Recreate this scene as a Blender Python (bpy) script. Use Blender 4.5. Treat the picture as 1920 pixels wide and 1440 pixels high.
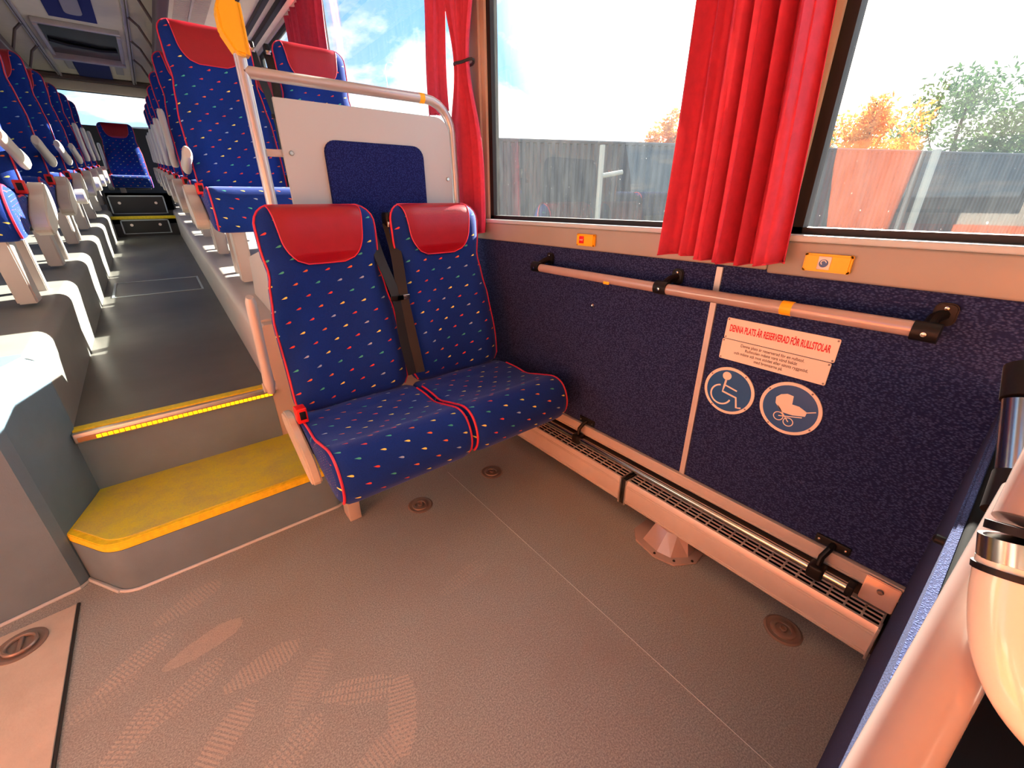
import bpy, bmesh, math, random
from mathutils import Vector, Matrix, noise
from math import sin, cos, pi, sqrt, radians as R
random.seed(7)
sc = bpy.context.scene
for o in list(bpy.data.objects): bpy.data.objects.remove(o)
col = sc.collection

# ------------------------------------------------------------------ camera, world, sun, exposure
cam = bpy.data.cameras.new('camera'); camo = bpy.data.objects.new('camera', cam); col.objects.link(camo)
YAW, PIT, ROL, FPX = R(38.41), R(23.85), R(-0.28), 779.0
fw = Vector((sin(YAW)*cos(PIT), cos(YAW)*cos(PIT), -sin(PIT)))
rt = Vector((cos(YAW), -sin(YAW), 0)); up = rt.cross(fw)
rt, up = rt*cos(ROL)+up*sin(ROL), -rt*sin(ROL)+up*cos(ROL)
camo.matrix_world = Matrix(((rt.x, up.x, -fw.x, 0), (rt.y, up.y, -fw.y, 0), (rt.z, up.z, -fw.z, 1.2), (0, 0, 0, 1)))
cam.sensor_fit = 'HORIZONTAL'; cam.sensor_width = 36; cam.lens = 36*FPX/1920; cam.clip_start = 0.02; cam.clip_end = 500
sc.camera = camo
sc.view_settings.view_transform = 'Standard'; sc.view_settings.look = 'None'
sc.view_settings.gamma = 1; sc.view_settings.use_curve_mapping = False
sc.view_settings.exposure = 0.32

SAZ, SEL = R(15), R(25)
sund = Vector((cos(SAZ)*cos(SEL), sin(SAZ)*cos(SEL), sin(SEL)))
sl = bpy.data.lights.new('sun', 'SUN'); sl.energy = 36; sl.angle = R(0.6); sl.color = (1, .93, .80)
so = bpy.data.objects.new('sun', sl); col.objects.link(so); so.location = (20, 8, 10)
so.rotation_euler = sund.to_track_quat('Z', 'Y').to_euler()

w = bpy.data.worlds.new('sky'); sc.world = w; w.use_nodes = True
nt = w.node_tree; nt.nodes.clear()
class NT:
    """tiny node helper"""
    def __init__(s, t): s.t = t
    def n(s, typ, **k):
        nd = s.t.nodes.new(typ)
        for a, b in k.items():
            if a == 'i':
                for kk, v in b.items():
                    if isinstance(v, bpy.types.NodeSocket): s.t.links.new(v, nd.inputs[kk])
                    else: nd.inputs[kk].default_value = v
            else: setattr(nd, a, b)
        return nd
    def m(s, op, a, b=0.0, c=0.0):
        nd = s.n('ShaderNodeMath', operation=op)
        for i, v in enumerate((a, b, c)):
            if isinstance(v, bpy.types.NodeSocket): s.t.links.new(v, nd.inputs[i])
            else: nd.inputs[i].default_value = v
        return nd.outputs[0]
    def mix(s, f, a, b):
        nd = s.n('ShaderNodeMix', data_type='RGBA')
        for i, v in ((0, f), (6, a), (7, b)):
            if isinstance(v, bpy.types.NodeSocket): s.t.links.new(v, nd.inputs[i])
            else: nd.inputs[i].default_value = v if i == 0 else (*v, 1)[:4]
        return nd.outputs[2]
    def ramp(s, f, p0, p1, c0=(0, 0, 0, 1), c1=(1, 1, 1, 1)):
        nd = s.n('ShaderNodeValToRGB'); e = nd.color_ramp.elements
        e[0].position = p0; e[1].position = p1; e[0].color = c0; e[1].color = c1
        s.t.links.new(f, nd.inputs[0]); return nd.outputs[0]
N = NT(nt)
tc = N.n('ShaderNodeTexCoord').outputs['Generated']
sx = N.n('ShaderNodeSeparateXYZ', i={0: tc})
zz = N.m('ADD', N.m('MAXIMUM', sx.outputs[2], 0.0), 0.22)
cv = N.n('ShaderNodeCombineXYZ', i={0: N.m('DIVIDE', sx.outputs[0], zz), 1: N.m('DIVIDE', sx.outputs[1], zz), 2: 3.0})
nz = N.n('ShaderNodeTexNoise', i={0: cv.outputs[0], 'Scale': 1.15, 'Detail': 7.0, 'Roughness': .55, 'Distortion': .25})
cl = N.ramp(nz.outputs[0], .50, .60)
dp = N.n('ShaderNodeVectorMath', operation='DOT_PRODUCT', i={0: tc, 1: tuple(sund)})
glow = N.ramp(dp.outputs['Value'], .80, .955)
blue = N.mix(N.ramp(sx.outputs[2], .0, .34), (.50, .80, 1.0), (.12, .40, .88))
sky = N.mix(cl, blue, (1.32, 1.27, 1.16))
sky = N.mix(glow, sky, (2.6, 2.45, 2.1))
sky = N.mix(N.ramp(sx.outputs[2], -.03, .0), (.16, .15, .13), sky)
bg = N.n('ShaderNodeBackground', i={0: sky, 1: 1.45})
N.t.links.new(bg.outputs[0], N.n('ShaderNodeOutputWorld').inputs[0])

# ------------------------------------------------------------------ materials
def lin(c): return tuple((x/12.92 if x <= .04045 else ((x+.055)/1.055)**2.4) for x in [v/255 for v in c])
def mat(name, rgb, rough=.5, metal=0.0, bump=None, var=0.0, vscale=8.0, spec=.5, coat=0.0, trans=0.0, emis=None):
    m = bpy.data.materials.new(name); m.use_nodes = True; t = NT(m.node_tree)
    b = m.node_tree.nodes['Principled BSDF']
    c = lin(rgb); b.inputs['Base Color'].default_value = (*c, 1)
    b.inputs['Roughness'].default_value = rough; b.inputs['Metallic'].default_value = metal
    b.inputs['Specular IOR Level'].default_value = spec; b.inputs['Coat Weight'].default_value = coat
    oc = t.n('ShaderNodeTexCoord').outputs['Object']
    if var:
        nn = t.n('ShaderNodeTexNoise', i={0: oc, 'Scale': vscale, 'Detail': 6.0, 'Roughness': .6})
        f = t.ramp(nn.outputs[0], .3, .7)
        t.t.links.new(t.mix(f, tuple(x*(1-var) for x in c), tuple(min(1, x*(1+var)) for x in c)), b.inputs['Base Color'])
    if bump:
        nn = t.n('ShaderNodeTexNoise', i={0: oc, 'Scale': bump[0], 'Detail': 3.0})
        bn = t.n('ShaderNodeBump', i={'Strength': bump[1], 'Distance': .002, 'Height': nn.outputs[0]})
        t.t.links.new(bn.outputs[0], b.inputs['Normal'])
    if trans:
        tr = t.n('ShaderNodeBsdfTranslucent', i={0: (*c, 1)})
        mx = t.n('ShaderNodeMixShader', i={0: trans, 1: b.outputs[0], 2: tr.outputs[0]})
        t.t.links.new(mx.outputs[0], m.node_tree.nodes['Material Output'].inputs[0])
    if emis:
        b.inputs['Emission Color'].default_value = (*lin(emis[0]), 1); b.inputs['Emission Strength'].default_value = emis[1]
    return m

def moquette():
    m = bpy.data.materials.new('moquette'); m.use_nodes = True; t = NT(m.node_tree); b = m.node_tree.nodes['Principled BSDF']
    uv = t.n('ShaderNodeTexCoord').outputs['UV']; s = t.n('ShaderNodeSeparateXYZ', i={0: uv})
    sv = t.m('DIVIDE', s.outputs[1], .043); row = t.m('FLOOR', sv)
    su = t.m('ADD', t.m('DIVIDE', s.outputs[0], .080), t.m('MULTIPLY', row, .44)); cu = t.m('FLOOR', su)
    wn = t.n('ShaderNodeTexWhiteNoise', noise_dimensions='2D', i={0: t.n('ShaderNodeCombineXYZ', i={0: cu, 1: row}).outputs[0]})
    ws = t.n('ShaderNodeSeparateColor', i={0: wn.outputs['Color']})
    lx = t.m('MULTIPLY', t.m('SUBTRACT', t.m('SUBTRACT', su, cu), .5), .080)
    ly = t.m('MULTIPLY', t.m('SUBTRACT', t.m('SUBTRACT', sv, row), .5), .043)
    ly = t.m('ADD', ly, t.m('MULTIPLY', lx, -.28))
    th = t.m('MULTIPLY', t.m('ADD', lx, .0105), .26)                 # wedge: thin at one tip, full at the other
    e = t.m('ADD', t.m('POWER', t.m('DIVIDE', t.m('ABSOLUTE', lx), .0098), 2.0), t.m('POWER', t.m('DIVIDE', t.m('ABSOLUTE', ly), t.m('MAXIMUM', th, .0004)), 2.0))
    fl = t.m('LESS_THAN', e, 1.0)
    cr = t.n('ShaderNodeValToRGB'); cr.color_ramp.interpolation = 'CONSTANT'; el = cr.color_ramp.elements
    cs = [(0, (235, 225, 110)), (.3, (205, 70, 60)), (.55, (70, 170, 150)), (.72, (215, 110, 60)), (.86, (150, 175, 205))]
    el[0].position = 0; el[0].color = (*lin(cs[0][1]), 1); el[1].position = .3; el[1].color = (*lin(cs[1][1]), 1)
    for p, c in cs[2:]: q = el.new(p); q.color = (*lin(c), 1)
    t.t.links.new(ws.outputs[0], cr.inputs[0])
    oc = t.n('ShaderNodeTexCoord').outputs['Object']
    nn = t.n('ShaderNodeTexNoise', i={0: oc, 'Scale': 420.0, 'Detail': 2.0})
    n2 = t.n('ShaderNodeTexNoise', i={0: oc, 'Scale': 6.0, 'Detail': 3.0})
    base = t.mix(t.m('ADD', t.m('MULTIPLY', nn.outputs[0], .6), t.m('MULTIPLY', n2.outputs[0], .4)), lin((6, 28, 92)), lin((18, 60, 152)))
    t.t.links.new(t.mix(fl, base, cr.outputs[0]), b.inputs['Base Color'])
    b.inputs['Roughness'].default_value = .9; b.inputs['Sheen Weight'].default_value = .25; b.inputs['Sheen Roughness'].default_value = .4
    b.inputs['Sheen Tint'].default_value = (.5, .6, 1, 1); b.inputs['Specular IOR Level'].default_value = .2
    bn = t.n('ShaderNodeBump', i={'Strength': .35, 'Distance': .002, 'Height': nn.outputs[0]})
    t.t.links.new(bn.outputs[0], b.inputs['Normal'])
    return m

def weave(name, dark, light, sy=90.0, sz=170.0):
    """needle felt with short woven dashes"""
    m = bpy.data.materials.new(name); m.use_nodes = True; t = NT(m.node_tree); b = m.node_tree.nodes['Principled BSDF']
    oc = t.n('ShaderNodeTexCoord').outputs['Object']
    mp = t.n('ShaderNodeMapping', i={0: oc, 'Scale': (sy, sy, sz)})
    v = t.n('ShaderNodeTexVoronoi', i={0: mp.outputs[0], 'Scale': 1.0})
    nn = t.n('ShaderNodeTexNoise', i={0: oc, 'Scale': 300.0, 'Detail': 2.0})
    f = t.m('MULTIPLY', t.ramp(v.outputs['Distance'], .15, .6, (1, 1, 1, 1), (0, 0, 0, 1)), nn.outputs[0])
    t.t.links.new(t.mix(f, lin(dark), lin(light)), b.inputs['Base Color'])
    b.inputs['Roughness'].default_value = .95; b.inputs['Specular IOR Level'].default_value = .2
    bn = t.n('ShaderNodeBump', i={'Strength': .5, 'Distance': .003, 'Height': f})
    t.t.links.new(bn.outputs[0], b.inputs['Normal'])
    return m

def vinyl():
    """speckled lino with dusty shoe prints"""
    m = bpy.data.materials.new('speckled_vinyl'); m.use_nodes = True; t = NT(m.node_tree); b = m.node_tree.nodes['Principled BSDF']
    oc = t.n('ShaderNodeTexCoord').outputs['Object']; s = t.n('ShaderNodeSeparateXYZ', i={0: oc})
    n1 = t.n('ShaderNodeTexNoise', i={0: oc, 'Scale': 260.0, 'Detail': 2.0, 'Roughness': .7})
    n2 = t.n('ShaderNodeTexNoise', i={0: oc, 'Scale': 3.2, 'Detail': 5.0, 'Roughness': .65})
    base = t.mix(t.ramp(n1.outputs[0], .38, .66), lin((124, 130, 130)), lin((170, 176, 174)))
    base = t.mix(t.m('MULTIPLY', t.ramp(n2.outputs[0], .45, .75), .35), base, lin((138, 128, 120)))
    dust = None
    feet = [(-.24, 1.41, .35, .6), (-.37, 1.27, .55, 1.), (-.21, 1.21, .2, .8), (-.26, 1.08, .5, .8), (-.09, 1.03, .1, .9), (.10, .80, -.5, 1.), (.17, .67, 1.2, .9),
            (-.38, 1.03, .9, .9), (-.2, .89, .7, .9), (-.08, .76, .4, .7), (.09, .62, .2, .7), (.52, .93, .1, .45), (.0, .9, .8, .5), (-.45, 1.2, .3, .5)]
    nb = t.n('ShaderNodeTexNoise', i={0: oc, 'Scale': 55.0, 'Detail': 3.0})
    for k, (fx, fy, a, st) in enumerate(feet):
        dx = t.m('SUBTRACT', s.outputs[0], fx); dy = t.m('SUBTRACT', s.outputs[1], fy)
        lx = t.m('ADD', t.m('MULTIPLY', dx, cos(a)), t.m('MULTIPLY', dy, sin(a)))
        ly = t.m('SUBTRACT', t.m('MULTIPLY', dy, cos(a)), t.m('MULTIPLY', dx, sin(a)))
        e = t.m('ADD', t.m('POWER', t.m('ABSOLUTE', t.m('DIVIDE', lx, .10)), 2.2), t.m('POWER', t.m('ABSOLUTE', t.m('DIVIDE', ly, t.m('ADD', .036, t.m('MULTIPLY', lx, .09)))), 2.2))
        e = t.m('ADD', e, t.m('MULTIPLY', t.m('SUBTRACT', nb.outputs[0], .5), 1.1))
        mk = t.m('SUBTRACT', 1.0, t.m('SMOOTH_MIN', t.m('MAXIMUM', e, 0.0), 1.0, .3))
        cut = t.m('LESS_THAN', e, .95)
        if k != 2:
            st1 = t.m('GREATER_THAN', t.m('SINE', t.m('MULTIPLY', lx, 620.0)), -.1)
            if k % 2: st1 = t.m('MULTIPLY', st1, t.m('GREATER_THAN', t.m('SINE', t.m('MULTIPLY', ly, 330.0)), -.6))
            cut = t.m('MULTIPLY', cut, st1)
        v = t.m('MULTIPLY', cut, .42*st)
        dust = v if dust is None else t.m('MAXIMUM', dust, v)
    dust = t.m('MULTIPLY', dust, t.m('ADD', .35, nb.outputs[0]))
    t.t.links.new(t.mix(dust, base, lin((205, 190, 176))), b.inputs['Base Color'])
    t.t.links.new(t.m('ADD', .42, t.m('MULTIPLY', n2.outputs[0], .25)), b.inputs['Roughness'])
    bn = t.n('ShaderNodeBump', i={'Strength': .15, 'Distance': .001, 'Height': n1.outputs[0]})
    t.t.links.new(bn.outputs[0], b.inputs['Normal'])
    return m

def glass_mat(name='pane_glass', haze=.012, tint=(1, 1, 1)):
    m = bpy.data.materials.new(name); m.use_nodes = True; t = NT(m.node_tree); m.node_tree.nodes.clear()
    oc = t.n('ShaderNodeTexCoord').outputs['Object']
    tr = t.n('ShaderNodeBsdfTransparent', i={0: (*tint, 1)}); gl = t.n('ShaderNodeBsdfGlossy', i={0: (1, 1, 1, 1), 1: .0})
    lw = t.n('ShaderNodeFresnel', i={0: t.m('ADD', 1.45, t.m('MULTIPLY', t.n('ShaderNodeNewGeometry').outputs['Backfacing'], 1/1.45-1.45))})
    a = t.n('ShaderNodeMixShader', i={0: t.m('MINIMUM', t.m('MULTIPLY', lw.outputs[0], 1.9), 1.0), 1: tr.outputs[0], 2: gl.outputs[0]})
    tl = t.n('ShaderNodeBsdfTranslucent', i={0: (.9, .93, .9, 1)})
    mp = t.n('ShaderNodeMapping', i={0: oc, 'Scale': (1, 14, 3)})
    n1 = t.n('ShaderNodeTexNoise', i={0: mp.outputs[0], 'Scale': 3.0, 'Detail': 5.0})
    n2 = t.n('ShaderNodeTexNoise', i={0: oc, 'Scale': 150.0, 'Detail': 1.0})
    spots = t.m('MULTIPLY', t.m('GREATER_THAN', n2.outputs[0], .77), .12)
    hz = t.m('ADD', t.m('MULTIPLY', n1.outputs[0], haze*2), spots)
    b = t.n('ShaderNodeMixShader', i={0: hz, 1: a.outputs[0], 2: tl.outputs[0]})
    o = t.n('ShaderNodeOutputMaterial'); t.t.links.new(b.outputs[0], o.inputs[0])
    return m

def yellow_tread():
    m = mat('yellow_tread', (205, 165, 30), .75, bump=(500, .4)); t = NT(m.node_tree); b = m.node_tree.nodes['Principled BSDF']
    oc = t.n('ShaderNodeTexCoord').outputs['Object']
    a = t.n('ShaderNodeTexNoise', i={0: oc, 'Scale': 9.0, 'Detail': 8.0, 'Roughness': .7})
    g = t.n('ShaderNodeTexNoise', i={0: oc, 'Scale': 200.0, 'Detail': 2.0})
    f = t.m('ADD', t.m('MULTIPLY', t.ramp(a.outputs[0], .4, .7), .55), t.m('MULTIPLY', t.ramp(g.outputs[0], .45, .7), .3))
    t.t.links.new(t.mix(f, lin((206, 200, 56)), lin((160, 156, 112))), b.inputs['Base Color'])
    return m

M = dict(
 fabric=moquette(), wallfelt=weave('blue_wall_felt', (28, 36, 76), (82, 100, 152), 150., 260.), partfelt=weave('partition_felt', (44, 50, 84), (88, 104, 156), 420., 420.), padfelt=weave('blue_pad_cloth', (16, 30, 92), (50, 76, 160), 200, 200),
 vinyl=vinyl(), leather=mat('red_leather', (150, 14, 34), .34, bump=(260, .25), var=.06, vscale=20),
 piping=mat('red_piping', (205, 40, 70), .5), greyside=mat('grey_vinyl_face', (100, 126, 142), .6, var=.12, vscale=5, bump=(300, .15)),
 aisle=mat('aisle_vinyl', (92, 93, 88), .38, var=.18, vscale=3, bump=(260, .2)), tread=yellow_tread(), ynose=mat('yellow_nosing', (226, 204, 30), .55, var=.15, vscale=60),
 cream=mat('cream_plastic', (196, 190, 176), .45, var=.04), plastic=mat('grey_beige_plastic', (178, 172, 166), .42, var=.03),
 ledge=mat('window_ledge_plastic', (150, 150, 144), .45, var=.03), white=mat('white_panel', (176, 196, 204), .5),
 alu=mat('aluminium', (205, 204, 202), .32, .85, var=.05, vscale=30), alup=mat('painted_aluminium', (205, 198, 192), .38, .25, var=.05, vscale=12),
 steel=mat('polished_steel', (190, 188, 182), .2, 1.0), silver=mat('silver_painted_tube', (190, 190, 190), .3, .45),
 black=mat('black_plastic', (16, 16, 18), .5, spec=.3), rubber=mat('black_rubber', (18, 18, 20), .6), belt=mat('black_webbing', (17, 18, 21), .65, bump=(800, .3)),
 red=mat('red_button', (215, 25, 20), .35), yellow=mat('yellow_plastic', (245, 185, 10), .4), tape=mat('yellow_tape', (250, 190, 20), .5),
 curtain=mat('red_curtain', (200, 56, 86), .75, trans=.07, var=.12, vscale=40), dark=mat('dark_frame', (38, 36, 36), .5),
 signw=mat('sign_plastic', (236, 226, 210), .4), signblue=mat('sign_blue', (22, 86, 148), .35), signred=mat('sign_red', (215, 20, 40), .5), ink=mat('sign_ink', (60, 50, 50), .6),
 glass=glass_mat(), ceil=mat('ceiling_lining', (240, 228, 196), .7, var=.03), cblue=mat('ceiling_blue_cloth', (40, 52, 110), .9, bump=(300, .3)), rackbar=mat('brown_rack_bar', (104, 88, 82), .45),
 screen=mat('dark_screen', (40, 38, 36), .2), led=mat('amber_led', (255, 200, 0), .4, emis=((255, 205, 10), 2.2)), ledhouse=mat('led_housing', (190, 130, 80), .4),
 orange=mat('orange_bounce_paint', (252, 116, 26), .6), pinktube=mat('grey_pink_tube', (176, 158, 152), .22, .1, coat=.5, var=.04, vscale=20), whitetube=mat('white_glossy_tube', (225, 224, 210), .2, coat=.6),
 beam=mat('platform_vinyl', (124, 124, 118), .5, var=.1, vscale=4), building=mat('orange_facade', (244, 146, 62), .8, var=.05, vscale=1),
 core=mat('slot_shade_trim_black', (5, 5, 5), .9, spec=.1), seal=mat('pale_sealant', (186, 200, 206), .5), wood=mat('worn_hatch_plate', (190, 182, 170), .5, var=.08, vscale=14, bump=(150, .2)), bronze=mat('ring_metal', (150, 134, 126), .35, .5),
 dboard=mat('dark_rear_panel', (46, 46, 46), .6), asphalt=mat('asphalt', (92, 90, 88), .9, var=.2), fence=mat('grey_metal_cladding', (62, 68, 76), .6, var=.1, vscale=2),
 post=mat('pale_post', (150, 156, 150), .6), bark=mat('bark', (70, 55, 40), .9), leafg=mat('green_leaves', (72, 100, 58), .7, trans=.35, var=.3, vscale=3), leafo=mat('orange_leaves', (215, 145, 70), .7, trans=.4, var=.25, vscale=3),
 leafd=mat('olive_leaves', (96, 112, 70), .7, trans=.35, var=.3, vscale=3), bodyw=mat('bus_body', (200, 200, 200), .4), lamp=mat('lamp_diffuser', (255, 248, 235), .5, emis=((255, 246, 232), 5.0)))

# ------------------------------------------------------------------ mesh helpers
class MB:
    def __init__(s): s.v = []; s.f = []; s.uv = []; s.mi = []
    def add(s, vs, fs, uvs=None, mi=0):
        k = len(s.v); s.v += [tuple(p) for p in vs]
        for q, f in enumerate(fs):
            s.f.append([i+k for i in f]); s.mi.append(mi)
            s.uv.append(uvs[q] if uvs else None)
        return s
    def box(s, x0, x1, y0, y1, z0, z1, b=0.0, mi=0):
        bm = bmesh.new(); bmesh.ops.create_cube(bm, size=1)
        for v in bm.verts: v.co = ((x0+x1)/2+v.co.x*(x1-x0), (y0+y1)/2+v.co.y*(y1-y0), (z0+z1)/2+v.co.z*(z1-z0))
        if b: bmesh.ops.bevel(bm, geom=bm.edges[:], offset=b, segments=3, affect='EDGES', profile=.5)
        bm.verts.index_update(); s.add([v.co for v in bm.verts], [[v.index for v in f.verts] for f in bm.faces], mi=mi); bm.free(); return s
    def loft(s, rings, closed=True, cap=True, uv=None, mi=0, loop=False):
        n = len(rings[0]); k = len(rings); vs = [p for r in rings for p in r]; fs = []; us = []
        kk = k if loop else k-1
        for j in range(kk):
            for i in range(n if closed else n-1):
                i2 = (i+1) % n; j2 = (j+1) % k
                fs.append([j*n+i, j*n+i2, j2*n+i2, j2*n+i])
                if uv: us.append([uv(j, i), uv(j, i+1), uv(j+1, i+1), uv(j+1, i)])
        if cap and closed and not loop:
            fs.append(list(range(n))[::-1]); fs.append([(k-1)*n+i for i in range(n)])
            if uv: us += [None, None]
        s.add(vs, fs, us if uv else None, mi); return s
    def tube(s, pts, r, n=10, cap=True, closed=False, mi=0, flat=None):
        """round tube; flat=(w,t) sweeps a flat strap instead"""
        P = [Vector(p) for p in pts]; rs = r if isinstance(r, (list, tuple)) else [r]*len(P); rings = []
        T = []
        for i in range(len(P)):
            a = P[i-1] if (i or closed) else P[i]; b = P[(i+1) % len(P)] if (i < len(P)-1 or closed) else P[i]
            T.append((b-a).normalized())
        u = T[0].orthogonal().normalized()
        for i, p in enumerate(P):
            u = (u-T[i]*u.dot(T[i])).normalized(); v = T[i].cross(u)
            rings.append([p+(u*cos(2*pi*k/n)+v*sin(2*pi*k/n))*rs[i] for k in range(n)])
        return s.loft(rings, cap=cap, loop=closed, mi=mi)
    def strap(s, pts, wdir, wid, th):
        P = [Vector(p) for p in pts]; rings = []
        for i, p in enumerate(P):
            t = (P[min(i+1, len(P)-1)]-P[max(i-1, 0)]).normalized(); wd = Vector(wdir[i] if isinstance(wdir, list) else wdir)
            wd = (wd-t*wd.dot(t)).normalized(); nn = t.cross(wd)
            rings.append([p+wd*a*wid/2+nn*b*th/2 for a, b in ((-1, -1), (1, -1), (1, 1), (-1, 1))])
        return s.loft(rings)
    def prism(s, poly, axis, a, b, bev=0.0, mi=0):
        """poly: 2-D points in the two axes other than axis, in order"""
        def P(p, t): return {'x': (t, p[0], p[1]), 'y': (p[0], t, p[1]), 'z': (p[0], p[1], t)}[axis]
        n = len(poly); bm = bmesh.new(); va = [bm.verts.new(P(p, a)) for p in poly]; vb = [bm.verts.new(P(p, b)) for p in poly]
        bm.faces.new(va[::-1]); bm.faces.new(vb)
        for i in range(n): bm.faces.new((va[i], va[(i+1) % n], vb[(i+1) % n], vb[i]))
        bmesh.ops.recalc_face_normals(bm, faces=bm.faces[:])
        if bev: bmesh.ops.bevel(bm, geom=bm.edges[:], offset=bev, segments=2, affect='EDGES')
        bmesh.ops.triangulate(bm, faces=[f for f in bm.faces if len(f.verts) > 4])
        bm.verts.index_update(); s.add([v.co for v in bm.verts], [[v.index for v in f.verts] for f in bm.faces], mi=mi); bm.free(); return s
    def lathe(s, prof, c=(0, 0, 0), ax='z', n=32, mi=0):
        rings = []
        for r, h in prof:
            ring = []
            for k in range(n):
                a, b = r*cos(2*pi*k/n), r*sin(2*pi*k/n)
                o = {'z': (a, b, h), 'x': (h, a, b), 'y': (b, h, a)}[ax]
                ring.append((c[0]+o[0], c[1]+o[1], c[2]+o[2]))
            rings.append(ring)
        return s.loft(rings, mi=mi)
    def build(s, name, m, parent=None, ang=35, loc=None, sub=0, smooth=True):
        me = bpy.data.meshes.new(name); off = Vector(loc) if loc else Vector((0, 0, 0))
        me.from_pydata([tuple(Vector(p)-off) for p in s.v], [], s.f)
        bm = bmesh.new(); bm.from_mesh(me)
        bm.normal_update(); bmesh.ops.recalc_face_normals(bm, faces=bm.faces[:]); 
        bm.to_mesh(me); bm.free()
        if any(u for u in s.uv):
            # face order is kept; corner order may be flipped by recalc, so match by vertex
            L = me.uv_layers.new(name='UVMap')
            for p, f, u in zip(me.polygons, s.f, s.uv):
                if not u: continue
                d = dict(zip(f, u))
                for li in p.loop_indices: L.data[li].uv = d.get(me.loops[li].vertex_index, (0, 0))
        ms = m if isinstance(m, (list, tuple)) else [m]
        for q in ms: me.materials.append(q)
        if len(ms) > 1:
            for p, q in zip(me.polygons, s.mi): p.material_index = q
        if smooth:
            for p in me.polygons: p.use_smooth = True
            me.set_sharp_from_angle(angle=R(ang))
        o = bpy.data.objects.new(name, me); col.objects.link(o); o.location = off
        if parent: o.parent = parent
        if sub:
            md = o.modifiers.new('sub', 'SUBSURF'); md.levels = sub; md.render_levels = sub
        return o
def tag(o, label=None, cat=None, group=None, kind=None):
    for k, v in (('label', label), ('category', cat), ('group', group), ('kind', kind)):
        if v: o[k] = v
    return o
def empty(name, loc, label, cat, group=None, rz=0):
    o = bpy.data.objects.new(name, None); col.objects.link(o); o.location = loc; o.rotation_euler.z = rz; o.empty_display_size = .1
    return tag(o, label, cat, group)
def copy_tree(o, parent=None):
    c = o.copy(); col.objects.link(c); c.parent = parent
    for ch in list(o.children): copy_tree(ch, c)
    return c
def spline(pts, n=8, closed=False):
    P = [Vector(p) for p in pts]; out = []; m = len(P)
    for i in range(m if closed else m-1):
        p0, p1, p2, p3 = (P[(i-1) % m] if closed or i else P[0]), P[i], P[(i+1) % m], (P[(i+2) % m] if closed or i < m-2 else P[-1])
        for k in range(n):
            t = k/n; out.append(.5*((2*p1)+(p2-p0)*t+(2*p0-5*p1+4*p2-p3)*t*t+(3*p1-p0-3*p2+p3)*t**3))
    if not closed: out.append(P[-1])
    return out
def rrect(x0, x1, y0, y1, r, n=6):
    out = []
    for cx, cy, a0 in ((x1-r, y1-r, 0), (x0+r, y1-r, 90), (x0+r, y0+r, 180), (x1-r, y0+r, 270)):
        for k in range(n+1): a = R(a0+90*k/n); out.append((cx+r*cos(a), cy+r*sin(a)))
    return out
def lerp(a, b, t): return a+(b-a)*t
def S(name, mb, m, **k): return tag(mb.build(name, m, **k), kind='structure')

# ------------------------------------------------------------------ layout numbers (metres; camera height 1.2)
XR, XL = 1.30, -1.52            # inner faces of the side walls
YF, YB = -2.6, 10.35            # front and rear ends
AL, AR = -.43, .20              # aisle edges
SLOPE = .067
def fz(y): return .45+SLOPE*(y-2.0)          # sloping aisle floor
def bz(y): return fz(y)+.28                   # seat platforms either side
YR = 1.98                                    # upper riser

# ------------------------------------------------------------------ shell
S('floor', MB().box(XL, XR+.1, YF, 2.1, -.06, 0), M['vinyl'], smooth=False)
S('trim_1', MB().tube([(.79, y, .0002) for y in (-.0, .5, 1.15, 1.5)], .0009, 6), M['seal'])      # floor seam
m = MB(); m.add([(AL, YR+.03, fz(YR)), (AR+.03, YR+.03, fz(YR)), (AR+.03, 7.3, fz(7.3)), (AL, 7.3, fz(7.3)),
                 (AL, YR+.03, 0), (AR+.03, YR+.03, 0), (AR+.03, 7.3, 0), (AL, 7.3, 0)], [(0, 1, 2, 3), (7, 6, 5, 4), (0, 4, 5, 1), (1, 5, 6, 2), (2, 6, 7, 3), (3, 7, 4, 0)])
S('floor.001', m, M['aisle'], smooth=False)

def window_wall(xi, s, wins, name, z0=1.11, z1=2.63):
    """s=+1 wall extends outwards to +x; wins = list of (y0,y1) openings between z0 and z1"""
    m = MB(); a, b = sorted((xi, xi+s*.06)); ys = [YF]+[q for w_ in wins for q in w_[:2]]+[YB]
    m.box(a, b, YF, YB, z1, 3.05)
    for i in range(0, len(ys), 2): m.box(a, b, ys[i], ys[i+1], -.45, z1)
    for w_ in wins: m.box(a, b, w_[0], w_[1], -.45, w_[2] if len(w_) > 2 else z0)
    return S(name, m, M['cream'], smooth=False)
WR = [(-2.2, .46), (.66, 1.82), (2.02, 3.92), (4.12, 6.0), (6.2, 8.0), (8.2, 9.9)]
WL = [(.22, 1.20), (2.3, 3.9), (4.1, 5.9), (6.1, 7.9), (8.1, 9.9)]  # unseen side; first opening added and front one left out for the light
window_wall(XR, 1, WR, 'wall_right'); window_wall(XL, -1, WL, 'wall_left')
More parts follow.
